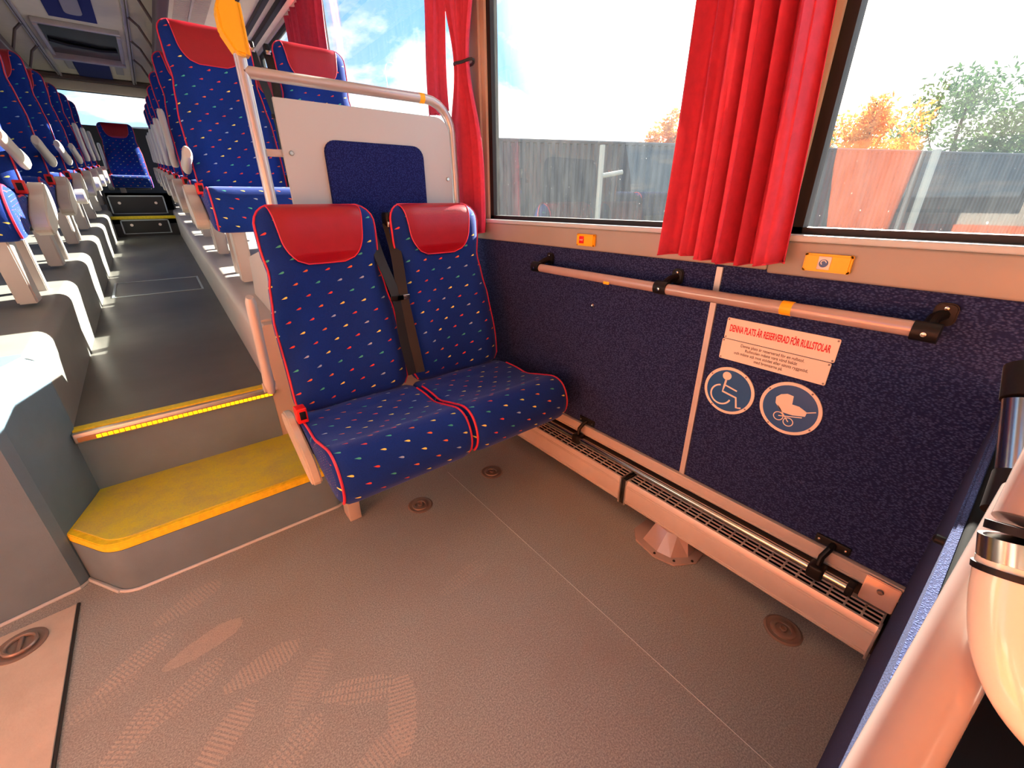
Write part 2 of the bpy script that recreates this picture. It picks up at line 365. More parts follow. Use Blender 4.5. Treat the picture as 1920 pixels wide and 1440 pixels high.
def window(i, xi, s, y0, y1, z0=1.11):
    r = empty('window_%d' % i, (xi+s*.03, (y0+y1)/2, z0), None, None); r['kind'] = 'structure'; del_l = [k for k in ('label', 'category') if k in r]
    c = Vector(r.location); fr = MB(); a, b = sorted((xi+s*.012, xi+s*.05)); t = .028
    fr.box(a, b, y0, y0+t, z0, 2.63); fr.box(a, b, y1-t, y1, z0, 2.63); fr.box(a, b, y0, y1, z0, z0+t*.8); fr.box(a, b, y0, y1, 2.63-t, 2.63)
    f = fr.build('window_frame', M['rubber'], loc=c); f.parent = r; f.location = (0, 0, 0)
    xg = xi+s*.03; g = MB().add([(xg, y0+t, z0+.02), (xg, y1-t, z0+.02), (xg, y1-t, 2.61), (xg, y0+t, 2.61)], [(0, 1, 2, 3)])
    p = g.build('pane', M['glass'], loc=c); p.parent = r; p.location = (0, 0, 0)
k = 1
for w_ in WR: window(k, XR, 1, *w_); k += 1
for w_ in WL: window(k, XL, -1, *w_); k += 1

# right side cladding: felt panels, white joint strip, ledge, bright sill
S('wall_right.001', MB().box(XR-.012, XR+.001, -.03, 2.3, .24, 1.025), M['wallfelt'], smooth=False)
S('wall_right.002', MB().box(XR-.012, XR+.001, YF, -.06, .0, 1.025), M['wallfelt'], smooth=False)
S('wall_right.003', MB().box(XR-.012, XR+.001, 2.3, YB, .4, 1.05), M['wallfelt'], smooth=False)
S('trim_2', MB().prism([(.604, 1.015), (.622, 1.015), (.618, .27), (.600, .27)], 'x', XR-.018, XR-.01), M['alup'], smooth=False)
S('trim_3', MB().box(XR-.03, XR, -.06, .4795, 1.015, 1.1, .006), M['ledge'])
S('trim_4', MB().box(XR-.03, XR, .4805, 10.3, 1.022, 1.1, .006), M['ledge'])
S('trim_5', MB().box(XR-.034, XR+.013, YF, 10.3, 1.1, 1.116, .004), M['white'])
S('trim_6', MB().box(XR-.034, XR, 2.3, 10.3, 1.022, 1.10, .006), M['ledge'])
# pillar faces between the windows
for n_, (y0, y1) in enumerate([(.46, .66), (1.82, 2.02), (3.92, 4.12), (6.0, 6.2), (8.0, 8.2)]):
    S('trim_%d' % (7+n_), MB().box(XR-.012, XR+.01, y0+.03, y1-.03, 1.116, 2.62, .005), M['plastic'])

# left side: seat platforms and an added orange bounce panel
def platform(x0, x1, edge, name, ys, yend, m):
    """rounded-edge seat platform that follows the floor slope; edge = side facing the aisle"""
    prof = []
    r = .045
    if edge > 0:   # aisle edge at x1
        prof = [(x0, 0, 0), (x1+.0, 0, 0)]+[(x1-r+r*cos(R(a)), 1, -r+r*sin(R(a))) for a in range(0, 91, 15)]+[(x0, 1, 0)]
    else:
        prof = [(x1, 0, 0), (x0, 0, 0)]+[(x0+r-r*cos(R(a)), 1, -r+r*sin(R(a))) for a in range(0, 91, 15)]+[(x1, 1, 0)]
    rings = [[(px, y, (bz(y)+dz) if top else 0.0) for px, top, dz in prof] for y in (ys, yend)]
    return S(name, MB().loft(rings), m)
platform(XL, AL, 1, 'floor.002', 2.02, YB, M['beam'])
platform(AR, XR, -1, 'floor.003', YR+.062, YB, M['plastic'])
S('orange_bounce_panel', MB().box(XL-.001, XL+.03, -2.45, .95, .03, 1.04, .006), M['orange'])  # unseen panel added to bounce orange sunlight onto the right wall
# pedestal at the left front end of the platform
ztop = .735
m = MB()
poly = [(XL, 1.52), (-.52, 1.71), (-.50, 1.735), (-.425, 2.0), (-.43, 2.04), (XL, 2.04)]
m.prism(poly, 'z', 0, ztop-.03); poly2 = [(XL, 1.54), (-.545, 1.74), (-.525, 1.76), (-.455, 2.0), (-.46, 2.04), (XL, 2.04)]
m.loft([[(x, y, ztop-.03) for x, y in poly], [(x*.995-.005, y+.008, ztop-.01) for x, y in poly2], [(x-.01, y+.02, ztop) for x, y in poly2]])
S('wall_left.001', m, M['greyside'], ang=18)
S('baseboard_left', MB().tube([(XL, 1.515, .004), (-.52, 1.705, .004), (-.497, 1.728, .004), (-.415, 1.60, .004)], .006, 8), M['seal'])

# upper riser with lit nosing
S('wall_back', MB().box(-.44, .205, YR, YR+.06, 0, .412, 0), M['greyside'], smooth=False)
S('wall_back', MB().prism([(.205, 0), (XR, 0), (XR, bz(2.04)-.01), (.24, bz(2.04)-.01), (.205, bz(2.04)-.04)], 'y', YR+.002, YR+.064), M['plastic'], smooth=False)
# lower step: yellow tread over a grey body
def step_poly(o=0.0):
    base = [(-.43, 2.0), (-.505, 1.76), (-.43, 1.63)]
    arc = [(-.345-.085*cos(R(a))*1.0, 1.665-(.085-o*0)*sin(R(a))) for a in range(30, 91, 12)]
    arc2 = [(.285+.05*sin(R(a)), 1.63-.05*cos(R(a))) for a in range(0, 91, 15)]
    return [(-.44, 2.0), (-.50, 1.745)]+arc+arc2+[(.335, 2.0)]
st = empty('entry_step', (-.08, 1.79, 0), 'grey step with speckled yellow tread and rounded corner below the lit nosing', 'step')
c = Vector(st.location)
def part(mb, name, m, root, **k):
    off = Vector((0, 0, 0)); q = root
    while q: off += Vector(q.location); q = q.parent
    o = mb.build(name, m, loc=off, **k); o.parent = root; o.location = (0, 0, 0); return o
sp = step_poly()
def shrink(p, d):
    cx, cy = -.08, 1.85
    return [(x+(d if x < cx else -d), y+(d if y < cy else 0)) for x, y in p]
part(MB().prism(sp, 'z', 0, .168), 'step_body', M['greyside'], st)
part(MB().prism(sp, 'z', .168, .199, .003), 'nosing', M['ynose'], st)
part(MB().prism(shrink(sp, .016), 'z', .1985, .203), 'tread', M['tread'], st)
S('trim_12', MB().tube([(x, y, .003) for x, y in shrink(sp, -.004)[1:-1]], .006, 8), M['seal'])

ns = empty('lit_nosing', (-.11, YR, .43), 'aluminium and yellow step edge with a glowing amber light strip', 'step edge')
part(MB().box(AL, .21, YR-.022, YR+.05, .412, .450, .004), 'edge_profile', M['alu'], ns)
part(MB().box(AL+.002, .21, YR-.002, YR+.042, .4495, .4545, .001), 'yellow_insert', M['ynose'], ns)
part(MB().box(AL+.01, .21, YR-.026, YR-.02, .418, .434, .001), 'light_channel', M['ledhouse'], ns)
lm = MB()
for i in range(36):
    x = AL+.06+i*.016
    if x < .2: lm.box(x, x+.0125, YR-.029, YR-.025, .420, .432, .0015)
part(lm, 'light_strip', M['led'], ns)
# aisle hatch outline
S('trim_13', (lambda a: [a.box(-.385, .15, y, y+.012, fz(y)-.001, fz(y)+.003) for y in (4.02, 4.5)] and [a.add([(x, 4.02, fz(4.02)+.003), (x+.014, 4.02, fz(4.02)+.003), (x+.014, 4.51, fz(4.51)+.003), (x, 4.51, fz(4.51)+.003)], [(0, 1, 2, 3)]) for x in (-.385, .137)] and a)(MB()), M['seal'], smooth=False)

# rear risers with framed inspection hatches
def riser(y, z0, z1, xa, xb, name, lab):
    S('wall_back', MB().box(AL-.02, AR+.05, y, y+.05, z0-.1, z1), M['dboard'], smooth=False)
    r = empty(name, ((xa+xb)/2, y, z0), lab, 'hatch')
    part(MB().box(xa, xb, y-.008, y, z0+.03, z1-.03, .002), 'cover', M['dboard'], r)
    f = MB(); t = .014
    f.box(xa, xb, y-.012, y-.006, z1-.03-t, z1-.03); f.box(xa, xb, y-.012, y-.006, z0+.03, z0+.03+t*.5)
    f.box(xa, xa+t, y-.012, y-.006, z0+.03, z1-.03); f.box(xb-t, xb, y-.012, y-.006, z0+.03, z1-.03)
    part(f, 'frame', M['seal'], r)
    for sx_ in (xa+.1, xb-.1): part(MB().lathe([(0, -.014), (.016, -.014), (.016, -.006), (0, -.006)], (sx_, y, (z0+z1)/2+.02), 'y', 16), 'lock', M['alu'], r)
riser(7.3, fz(7.3), 1.03, -.36, .12, 'inspection_hatch', 'dark framed hatch with two locks in the lower riser at the aisle end')
S('floor.004', MB().box(AL, AR+.03, 7.3, 7.72, .95, 1.03), M['dboard'], smooth=False)
S('trim_14', MB().box(AL, AR+.03, 7.27, 7.36, 1.005, 1.04, .004), M['ynose'])
riser(7.7, 1.03, 1.31, -.42, .15, 'inspection_hatch', 'dark framed hatch with two locks in the upper riser below the rear seats')
S('floor.005', MB().box(XL, XR, 8.9, YB, 1.0, 1.31), M['dboard'], smooth=False)
S('floor.006', MB().box(AL, AR+.03, 7.7, 8.95, 1.1, 1.31), M['dboard'], smooth=False)

# rear bulkhead with window
m = MB(); m.box(XL, XR, YB, YB+.08, .5, 2.34); m.box(XL, XR, YB, YB+.08, 2.80, 3.1); m.box(XL, -1.35, YB, YB+.08, 2.34, 2.80); m.box(1.13, XR, YB, YB+.08, 2.34, 2.80)
S('wall_back', m, [M['dboard']], smooth=False)
S('trim_15', MB().box(XL, XR, YB-.05, YB, 2.8, 2.93, .01), M['ceil'])
S('trim_16', MB().box(XL, XR, YB-.12, YB, 2.93, 2.99, .01), M['rackbar'])
r = empty('window_13', (-.1, YB+.04, 2.34), None, None); r['kind'] = 'structure'
part(MB().add([(-1.35, YB+.04, 2.34), (1.13, YB+.04, 2.34), (1.13, YB+.04, 2.8), (-1.35, YB+.04, 2.8)], [(0, 1, 2, 3)]), 'pane', M['glass'], r)

# front end behind the camera, unseen; no windscreen, to cut white light
S('wall_front', MB().box(XL, XR, YF-.06, YF, -.4, 3.05), M['cream'], smooth=False)

# ------------------------------------------------------------------ ceiling, racks
S('ceiling', MB().box(XL, XR, YF, YB+.05, 3.0, 3.06), M['ceil'], smooth=False)
S('trim_17', MB().box(-.34, .04, 2.0, 7.35, 2.992, 3.001), M['cblue'], smooth=False)
S('trim_18', MB().box(-.36, .03, 8.9, YB-.12, 2.985, 3.001), M['cblue'], smooth=False)
for i_, yy in enumerate((3.2, 5.0, 6.75)):
    r = empty('ceiling_lamp', (-.13, yy, 3.0), ['white oval ceiling light in the blue strip farthest forward', 'white oval ceiling light in the middle of the blue strip', 'white oval ceiling light in the blue strip nearest the ceiling monitor'][i_], 'light')
    part(MB().prism(rrect(-.2, -.06, yy-.35, yy+.35, .06), 'z', 2.97, 2.993, .006), 'diffuser', M['plastic'], r)
r = empty('ceiling_monitor', (-.15, 8.2, 3.0), 'recessed dark ceiling monitor in a grey frame above the aisle', 'monitor')
f = MB(); a, b, y0, y1 = -.47, .17, 7.55, 8.8
f.box(a-.04, b+.04, y0-.05, y0, 2.95, 3.0, .008); f.box(a-.04, b+.04, y1, y1+.07, 2.90, 3.0, .008); f.box(a-.04, a, y0, y1, 2.93, 3.0, .008); f.box(b, b+.04, y0, y1, 2.93, 3.0, .008)
part(f, 'frame', M['alup'], r); part(MB().box(a, b, y0, y1, 2.965, 2.999), 'screen', M['screen'], r)
part(MB().tube([(a+.02, 8.15, 2.955), (-.3, 8.22, 2.945), (0, 8.3, 2.95), (b-.02, 8.25, 2.955)], .02, 8), 'hinge_bar', M['black'], r)
for sx_, nm in ((-.44, 0), (.09, 1)):
    S('trim_%d' % (19+nm), MB().box(sx_, sx_+.09, 9.0, 9.8, 2.985, 3.001, .004), M['cream'])
def rack(s, x_in, x_out, lab):
    r = empty('luggage_rack', ((x_in+x_out)/2, 4, 2.66), lab, 'luggage rack')
    def X(t): return x_in+s*t
    def bx(mb, ta, tb, *a): x = sorted((X(ta), X(tb))); return mb.box(x[0], x[1], *a)
    W_ = abs(x_out-x_in)
    part(bx(MB(), .0, .085, 2.3, 9.9, 2.60, 2.70, .02), 'edge_bar', M['rackbar'], r)
    part(bx(MB(), .085, W_, 2.3, YB, 2.66, 2.69), 'shelf', M['ceil'], r)
    g = MB()
    for y in [3.0+i*.028 for i in range(150)]: bx(g, .13, .36, y, y+.012, 2.652, 2.661)
    part(g, 'air_grille', M['cream'], r)
    g = MB(); bx(g, .235, .25, 2.9, 7.3, 2.646, 2.661); part(g, 'grille_rib', M['cream'], r)
    rail = MB(); bx(rail, -.16, -.135, 2.3, YB-.1, 2.95, 2.99, .004); bx(rail, -.125, -.11, 2.3, YB-.1, 2.96, 3.0, .004); part(rail, 'ceiling_rail', M['alup'], r)
    for y in (3.2, 4.1, 5.0, 5.9, 6.8, 7.7, 8.6): part(MB().tube([(X(-.12), y, 2.97), (X(-.05), y, 2.9), (X(.03), y, 2.70)], .013, 8), 'support_arm', M['rackbar'], r)
    pr_ = MB(); bx(pr_, .50, .53, 2.3, YB, 2.645, 2.665, .003); bx(pr_, .66, .70, 2.3, YB, 2.63, 2.665, .003); bx(pr_, .76, .80, 2.3, YB, 2.62, 2.665, .003)
    part(pr_, 'curtain_tracks', M['dark'], r)
rack(1, .42, XR, 'luggage rack with brown edge bar and air grille above the seats beside the red curtains')
rack(-1, -.72, XL, 'luggage rack with brown edge bar above the seats opposite the curtained windows')

# ------------------------------------------------------------------ seats
def interp(tab, t):
    for (t0, a), (t1, b) in zip(tab, tab[1:]):
        if t <= t1:
            u = (t-t0)/(t1-t0); u = u*u*(3-2*u); return lerp(a, b, u)
    return tab[-1][1]
WT = [(0, .215), (.08, .228), (.45, .226), (.60, .212), (.70, .199), (.80, .208), (1, .210)]
class Back:
    def __init__(s, H, rec, ws=1.0, T=.052): s.H = H; s.rec = rec; s.ws = ws; s.T = T
    def w(s, h):
        w_ = interp(WT, h/s.H)*s.ws; rc = .075
        if h > s.H-rc: w_ -= rc*(1-sqrt(max(0, 1-((h-s.H+rc)/rc)**2)))
        if h < .05: w_ -= .04*(1-sqrt(max(0, 1-((.05-h)/.05)**2)))
        return w_
    def th(s, h):
        T = s.T*(1.15 if h < .5*s.H else 1.0); r_ = .055
        if h > s.H-r_: T *= sqrt(max(0, 1-((h-s.H+r_)/r_)**2))
        if h < .04: T *= sqrt(max(0.04, 1-((.04-h)/.04)**2))
        return T
    def c(s, h): t = h/s.H; return .018*math.exp(-((t-.22)/.16)**2)+.030*math.exp(-((t-.93)/.17)**2)-.006
    def d(s, x, h, side=1):
        w_ = max(s.w(h), .02); q = min(1, abs(x)/w_); T = s.th(h)
        e = T*(1-q**4.5)**(1/2.6)
        if side > 0: e -= .022*(1-min(1, (abs(x)/(.6*w_)))**2)*(T/s.T)*(1 if h < s.H*.75 else .2)*(max(0, 1-(abs(x)/(.6*w_))**2) > 0)
        return s.c(h)+side*e
    def P(s, x, h, d): return Vector((x, h*sin(s.rec)-d*cos(s.rec), h*cos(s.rec)+d*sin(s.rec)))
    def body(s):
        hs = [0, .01, .025, .05]+[.05+(s.H-.13)*i/22 for i in range(1, 23)]+[s.H-.08+.08*sin(R(a)) for a in (15, 30, 45, 58, 70, 80, 87, 90)]
        n = 22; rings = []; U = []
        for h in hs:
            w_ = s.w(h); xs = [-w_*cos(pi*i/n) for i in range(n+1)]
            f = [s.P(x, h, s.d(x, h, 1)) for x in xs]; b = [s.P(x, h, s.d(x, h, -1)) for x in xs[::-1][1:-1]]
            rings.append(f+b); U.append(xs+[w_+(w_-x) for x in xs[::-1][1:-1]]+[3*w_])
        m = MB(); m.loft(rings, uv=lambda j, i: (U[j][i]+.5, hs[j]+.02)); return m
    def edge(s):    # piping round both sides and over the top
        pts = []
        hs = [.02+(s.H-.10)*i/20 for i in range(21)]+[s.H-.08+.08*sin(R(a)) for a in (15, 30, 45, 60, 75)]
        L = [(-1, h) for h in hs]; Rr = [(1, h) for h in hs[::-1]]
        for sg, h in L+Rr:
            x = sg*s.w(h)*.985; pts.append(s.P(x, h, s.d(x, h, 1)+.003))
        return pts
    def leather(s, hh=.205):
        rows = []; k = 16; n = 14; H = s.H
        bt, tt = .130, .156
        js = [i/k for i in range(k+1)]
        for t in js:
            a = lerp(bt, tt, t)
            if t < .42: a = a*.5+a*.5*sqrt(max(0, 1-((.42-t)/.42)**2))
            h = H-hh+(hh-.002)*t
            if t > .9: pass
            rows.append([s.P(x, h, s.d(x, h, 1)+.005) for x in [a*(-1+2*i/n)*s.ws for i in range(n+1)]])
        for h, e in ((H+.003, 0), (H-.02, -1), (H-.06, -1)):
            a = tt*s.ws; rows.append([s.P(x, h, (s.d(x, min(h, H-.001), e)-.005) if e else s.c(H)) for x in [a*(-1+2*i/n) for i in range(n+1)]])
        m = MB(); m.loft(rows, closed=False, cap=False)
        edge = [rows[j][0] for j in range(len(js)-1, -1, -1)]+rows[0][1:-1]+[rows[j][-1] for j in range(len(js))]
        return m, edge
def cushion(wd, L=.50, th=1.0):
    prof = [(.05, -.03), (.0, -.004), (-.1, .004), (-.22, .004), (-.32, .022), (-.40, .038), (-.45, .022), (-.478, -.02), (-.485, -.07), (-.468, -.115), (-.43, -.135), (-.28, -.115), (-.10, -.10), (.04, -.09)]
    prof = [(y*L/.5, z*(th if z < 0 else 1)) for y, z in prof]
    P = spline([(0, y, z) for y, z in prof], 4, closed=True); n = len(P)
    arc = [0.0]
    for i in range(n): arc.append(arc[-1]+(P[(i+1) % n]-P[i]).length)
    cy, cz = -.21, -.045
    rings = []; xs = []
    for q in (-1, -.985, -.95, -.9, -.8, -.5, -.2, .2, .5, .8, .9, .95, .985, 1):
        x = q*wd; e = max(0, (abs(q)-.84)/.16); sc_ = sqrt(max(0, 1-(e*.95)**2)); ins = .055*(1-sc_)
        ring = []
        for p in P:
            dy, dz = p.y-cy, p.z-cz; l = sqrt(dy*dy+dz*dz)
            sag = -.010*(1-q*q) if dz > 0 and p.y < -.05 and p.y > -.36 else 0
            ring.append((x, cy+dy*(1-ins/l), cz+dz*(1-ins/l)+sag))
        rings.append(ring); xs.append(x)
    m = MB(); m.loft(rings, uv=lambda j, i: (xs[j]+.5, arc[i]+.7)); 
    pipe = {}
    for sg in (-1, 1):
        pts = []
        for p in P:
            if p.z > -.132*th and (p.y < -.04) and not (p.z < -.09*th and p.y > -.42*L/.5):
                dy, dz = p.y-cy, p.z-cz; l = sqrt(dy*dy+dz*dz); ins = .013
                pts.append((sg*wd*.955, cy+dy*(1-ins/l), cz+dz*(1-ins/l)))
        pipe[sg] = pts
    return m, pipe
def ctr(name, mb, m, root, off, **k):
    """child mesh whose own origin sits at off (relative to root)"""
    o = mb.build(name, m, **k); o.parent = root; o.location = off; return o
def make_pair(name, loc, label, cat, group, H, cx, ws, side, leg_h, pan_h, arm='up', single=False, front=False, L=.5, legy=-.30):
    """origin: on the platform below the hinge line; side = -1 aisle at -x, +1 aisle at +x"""
    r = empty(name, loc, label, cat, group)
    bk = Back(H, R(12), ws)
    xs = cx if not single else [0.0]
    for x in xs:
        b = ctr('backrest', bk.body(), M['fabric'], r, (x, .03, pan_h-.02), ang=60)
        lm_, ed = bk.leather(); ctr('headrest', lm_, M['leather'], b, (0, 0, 0), ang=60)['label'] = 'red leather headrest cover'
        ctr('headrest_piping', MB().tube(ed, .0022, 6), M['piping'], b, (0, 0, 0))
        ctr('piping', MB().tube(bk.edge(), .0042, 6), M['piping'], b, (0, 0, 0))
        cm, pp = cushion(.238*ws, L, 1.0 if front or single else 1.3); c_ = ctr('seat_cushion', cm, M['fabric'], r, (x, 0, pan_h), ang=60)
        for sg in (-1, 1): ctr('piping', MB().tube(pp[sg], .0045, 6), M['piping'], c_, (0, 0, 0))
    xa = min(xs)-.24*ws if side < 0 else max(xs)+.24*ws; xb = max(xs)+.2 if side < 0 else min(xs)-.2
    # under-frame
    f = MB(); x0, x1 = sorted((xa-side*.03, xb)); f.box(x0, x1, -.36, -.30, pan_h-.15, pan_h-.105, .004); f.box(x0, x1, -.08, -.02, pan_h-.15, pan_h-.09, .004)
    ctr('seat_frame', f, M['dark'] if not front else M['dark'], r, (0, 0, 0))
    # aisle-side shield in cream plastic
    o_ = side*.012
    sh = MB(); X0, X1 = sorted((xa+side*.002, xa+side*(.034 if front else .06)))
    prof = spline([(0, .06, pan_h+(-.0 if front else .03)), (0, -.02, pan_h+(.015 if front else .055)), (0, -.07, pan_h+(-.005 if front else .01)), (0, -.17, pan_h-.04), (0, -.25, pan_h-.08), (0, -.28, pan_h-.135), (0, -.22, pan_h-(.15 if front else .165)), (0, -.06, pan_h-(.10 if front else .125)), (0, .06, pan_h-(.05 if front else .06))], 4, closed=True)
    sh.prism([(p.y, p.z) for p in prof], 'x', X0, X1, .006)
    ctr('side_shield', sh, M['cream'], r, (0, 0, 0), ang=50)
    # buckle
    bu = MB().box(xa-side*.01-.018, xa-side*.01+.018, -.10, -.055, pan_h+.005, pan_h+.062, .005)
    bo = ctr('belt_buckle', bu, M['red'], r, (0, 0, 0)); bo['label'] = 'red belt buckle'
    ctr('release_slot', MB().box(xa-side*.01-.008, xa-side*.01+.012, -.1025, -.099, pan_h+.02, pan_h+.05, .001), M['black'], bo, (0, 0, 0))
    # leg
    if front:
        lx = xs[0]-.15
        ctr('leg', MB().box(lx-.0, lx+.048, -.12, -.045, 0, pan_h-.1, .003), M['plastic'], r, (0, 0, 0))
    else:
        lx = xa-side*.10
        lg = MB(); lg.prism([(legy-.045, 0), (legy+.05, 0), (legy+.02, pan_h-.1), (legy-.10, pan_h-.1)], 'x', lx-.032, lx+.032, .006)
        ctr('leg', lg, M['plastic'], r, (0, 0, 0))
        lg = MB(); lg.prism([(.0, -.02), (.05, -.02), (.0, pan_h-.1), (-.04, pan_h-.1)], 'x', lx-.02, lx+.02, .004)
        ctr('leg', lg, M['plastic'], r, (0, 0, 0))
        if not single:   # moulded rear lower cover
            ctr('rear_cover', MB().box(min(xs)-.2, max(xs)+.2, .06, .10, pan_h-.12, pan_h+.12, .01), M['dark'], r, (0, 0, 0))
    # armrest on its own pivot
    am = MB(); Ln = .36 if front else .34
    sec = [(-.01, .020), (.0, .0245), (.03, .027), (.10, .024), (.2, .023), (Ln-.06, .024), (Ln-.02, .023), (Ln, .016)]
    fk = 1.0 if front else 1.3
    rings = [[(.62*rr*1.1*fk*cos(2*pi*k/14), -yy, rr*1.15*fk*sin(2*pi*k/14)) for k in range(14)] for yy, rr in sec]
    am.loft(rings)
    a_ = ctr('armrest', am, M['plastic'] if front else M['cream'], r, (xa+side*.048, .06, pan_h+.10) if front else (xa+side*.012, .10, pan_h+.145), ang=60)
    a_.rotation_euler.x = {'up': -R(76), 'down': -R(-2), 'half': -R(24), 'droop': R(28)}[arm]
    ctr('pivot_cap', MB().lathe([(0, -.021), (.018, -.021), (.018, .021), (0, .021)], (0, -.01, 0), 'x', 18), M['plastic'], a_, (0, 0, 0))
    # belts between the backs
    if not single:
        xm = (xs[0]+xs[1])/2; hp = lambda h, d: bk.P(0, h, d)
        Hh = pan_h-.02
        for q, (xo, xt) in enumerate(((-.018, -.045), (.018, .035))):
            pts = [Vector((xm+xt, .03, Hh))+Vector((0, hp(H-.07, .015).y, hp(H-.07, .015).z)), Vector((xm+xt*.8+q*.008, .03, Hh))+Vector((0, hp(H-.2, .035).y, hp(H-.2, .035).z)),
                   Vector((xm+xo*.75, .03, Hh))+Vector((0, hp(H*.5, .07).y, hp(H*.5, .07).z)), Vector((xm+xo, .03, Hh))+Vector((0, hp(H*.3, .07).y, hp(H*.3, .07).z)), Vector((xm+xo*.9, .03, Hh))+Vector((0, hp(.06, .085).y, hp(.06, .085).z))]
            ctr('seat_belt', MB().strap(spline(pts, 5), (1, -.35 if q else .25, 0), .045, .0022), M['belt'], r, (0, 0, 0))
            p = pts[0]; g = MB(); g.box(p.x-.014, p.x+.014, p.y-.02, p.y+.03, p.z-.012, p.z+.04, .008)
            go = ctr('belt_guide', g, M['black'], r, (0, 0, 0)); ctr('guide_plate', MB().box(p.x-.012, p.x+.012, p.y-.026, p.y-.018, p.z-.016, p.z+.006, .002), M['steel'], go, (0, 0, 0))
            pb = pts[2]; tg = MB().box(pb.x-.028, pb.x+.028, pb.y-.008, pb.y-.003, pb.z-.004, pb.z+.016, .002)
            t_ = ctr('buckle_tongue', tg, M['steel'] if q else M['black'], r, (0, 0, 0))
    return r

# front double seat in the wheelchair bay
fs = make_pair('double_seat', (0, 1.57, 0), 'double blue flecked seat with red leather headrests standing alone on the low floor', 'seat', None,
               .745, [.455, .935], 1.0, -1, 0, .475, arm='up', front=True, L=.505)
# coach seats on the platforms
ordw = ['first', 'second', 'third', 'fourth', 'fifth', 'sixth', 'seventh']
def row(proto, i, y, arm, lab, place):
    o = proto if i == 0 else copy_tree(proto)
    o.location = (0, y, bz(y)-.005); o['label'] = lab
    for ch in o.children:
        if ch.name.startswith('armrest'): ch.rotation_euler.x = arm
    return o
right_l = ['double coach seat beside the curtained windows, directly behind the white divider panel'] + ['double coach seat beside the curtained windows, %s row behind the white divider' % o for o in ordw[1:]]
left_l = ['double coach seat across the aisle from the curtains, closest to the camera'] + ['double coach seat across the aisle from the curtains, %s row back' % o for o in ordw[1:]]
PR = make_pair('coach_seat', (0, 0, 0), 'x', 'seat', 'coach seats right of the aisle', .87, [.455, .985], 1.0, -1, 0, .435, arm='half')
PL = make_pair('coach_seat', (0, 0, 0), 'x', 'seat', 'coach seats left of the aisle', .87, [-1.20, -.67], 1.0, 1, 0, .435, arm='droop')
for i in range(7):
    row(PR, i, 3.06+.955*i, (-R(8) if i == 0 else -R(76)), right_l[i], 0)
for i in range(7):
    row(PL, i, 3.06+.92*i, (-R(14) if i < 4 else -R(74)), left_l[i], 0)
S('trim_24', MB().prism([(1.90, .56), (1.972, .56), (1.985, bz(2.0)-.015), (2.52, bz(2.52)-.01), (2.40, .96), (2.02, 1.02), (1.92, .98)], 'x', .30, .325, .004), M['plastic'])  # beige side panel, extended forward to keep sun off the pedestal
# rear bench: centre seat and a pair either side
cs_ = make_pair('coach_seat', (-.14, 9.35, 1.31), 'dark single rear seat with red headrest at the end of the aisle', 'seat', None, .80, [0], 1.0, -1, 0, .22, single=True, arm='up')

# ------------------------------------------------------------------ divider: pole, rail, white panel
YD = 1.87
dv = empty('grab_rail', (.35, YD, bz(YD)), 'silver grab pole with bent rail holding a white divider panel behind the double seat', 'grab rail')
part(MB().tube([(.35, YD, .70), (.35, YD, 2.99)], .0185, 20), 'pole', M['silver'], dv)
bend = [(.35, YD, 1.595), (1.02, YD, 1.595)]+[(1.02+.12*sin(R(a)), YD, 1.475+.12*cos(R(a))) for a in range(15, 91, 15)]+[(1.145, YD, 1.3), (1.148, YD, .62)]
part(MB().tube(bend, .0185, 20), 'bent_rail', M['silver'], dv)
part(MB().tube([(.99, YD, 1.595), (1.012, YD, 1.595)], .0192, 20), 'yellow_tape', M['tape'], dv)
for z in (1.36, .85): part(MB().box(.35, .45, YD-.004, YD+.004, z-.012, z+.012, .002), 'bracket', M['silver'], dv)
pn = [(.418, .55), (.418, 1.53)]+[(1.05, 1.53)]+[(1.05+.065*sin(R(a)), 1.465+.065*cos(R(a))) for a in range(15, 91, 15)]+[(1.12, .55)]
po = part(MB().prism(pn, 'y', YD-.024, YD-.012, .002), 'divider_panel', M['white'], dv); po['label'] = 'white divider panel'
part(MB().prism(rrect(.56, .975, .72, 1.412, .045), 'y', YD-.034, YD-.0235, .004), 'blue_pad', M['padfelt'], dv)['label'] = 'woven blue pad'
for x, z in ((.445, 1.36), (1.092, 1.29)): part(MB().lathe([(0, -.030), (.006, -.030), (.009, -.025), (.009, -.022), (0, -.022)], (x, YD, z), 'y', 14), 'screw', M['steel'], dv)
yb = MB(); yb.prism([(.305, 1.69), (.335, 1.635), (.368, 1.63), (.368, 1.775), (.318, 1.775), (.305, 1.745)], 'y', YD-.045, YD+.02, .006)
yo = part(yb, 'button_box', M['yellow'], dv); yo['label'] = 'yellow stop button housing'
part(MB().box(.368, .378, YD-.035, YD+.015, 1.635, 1.77, .003), 'box_lid', M['yellow'], dv)

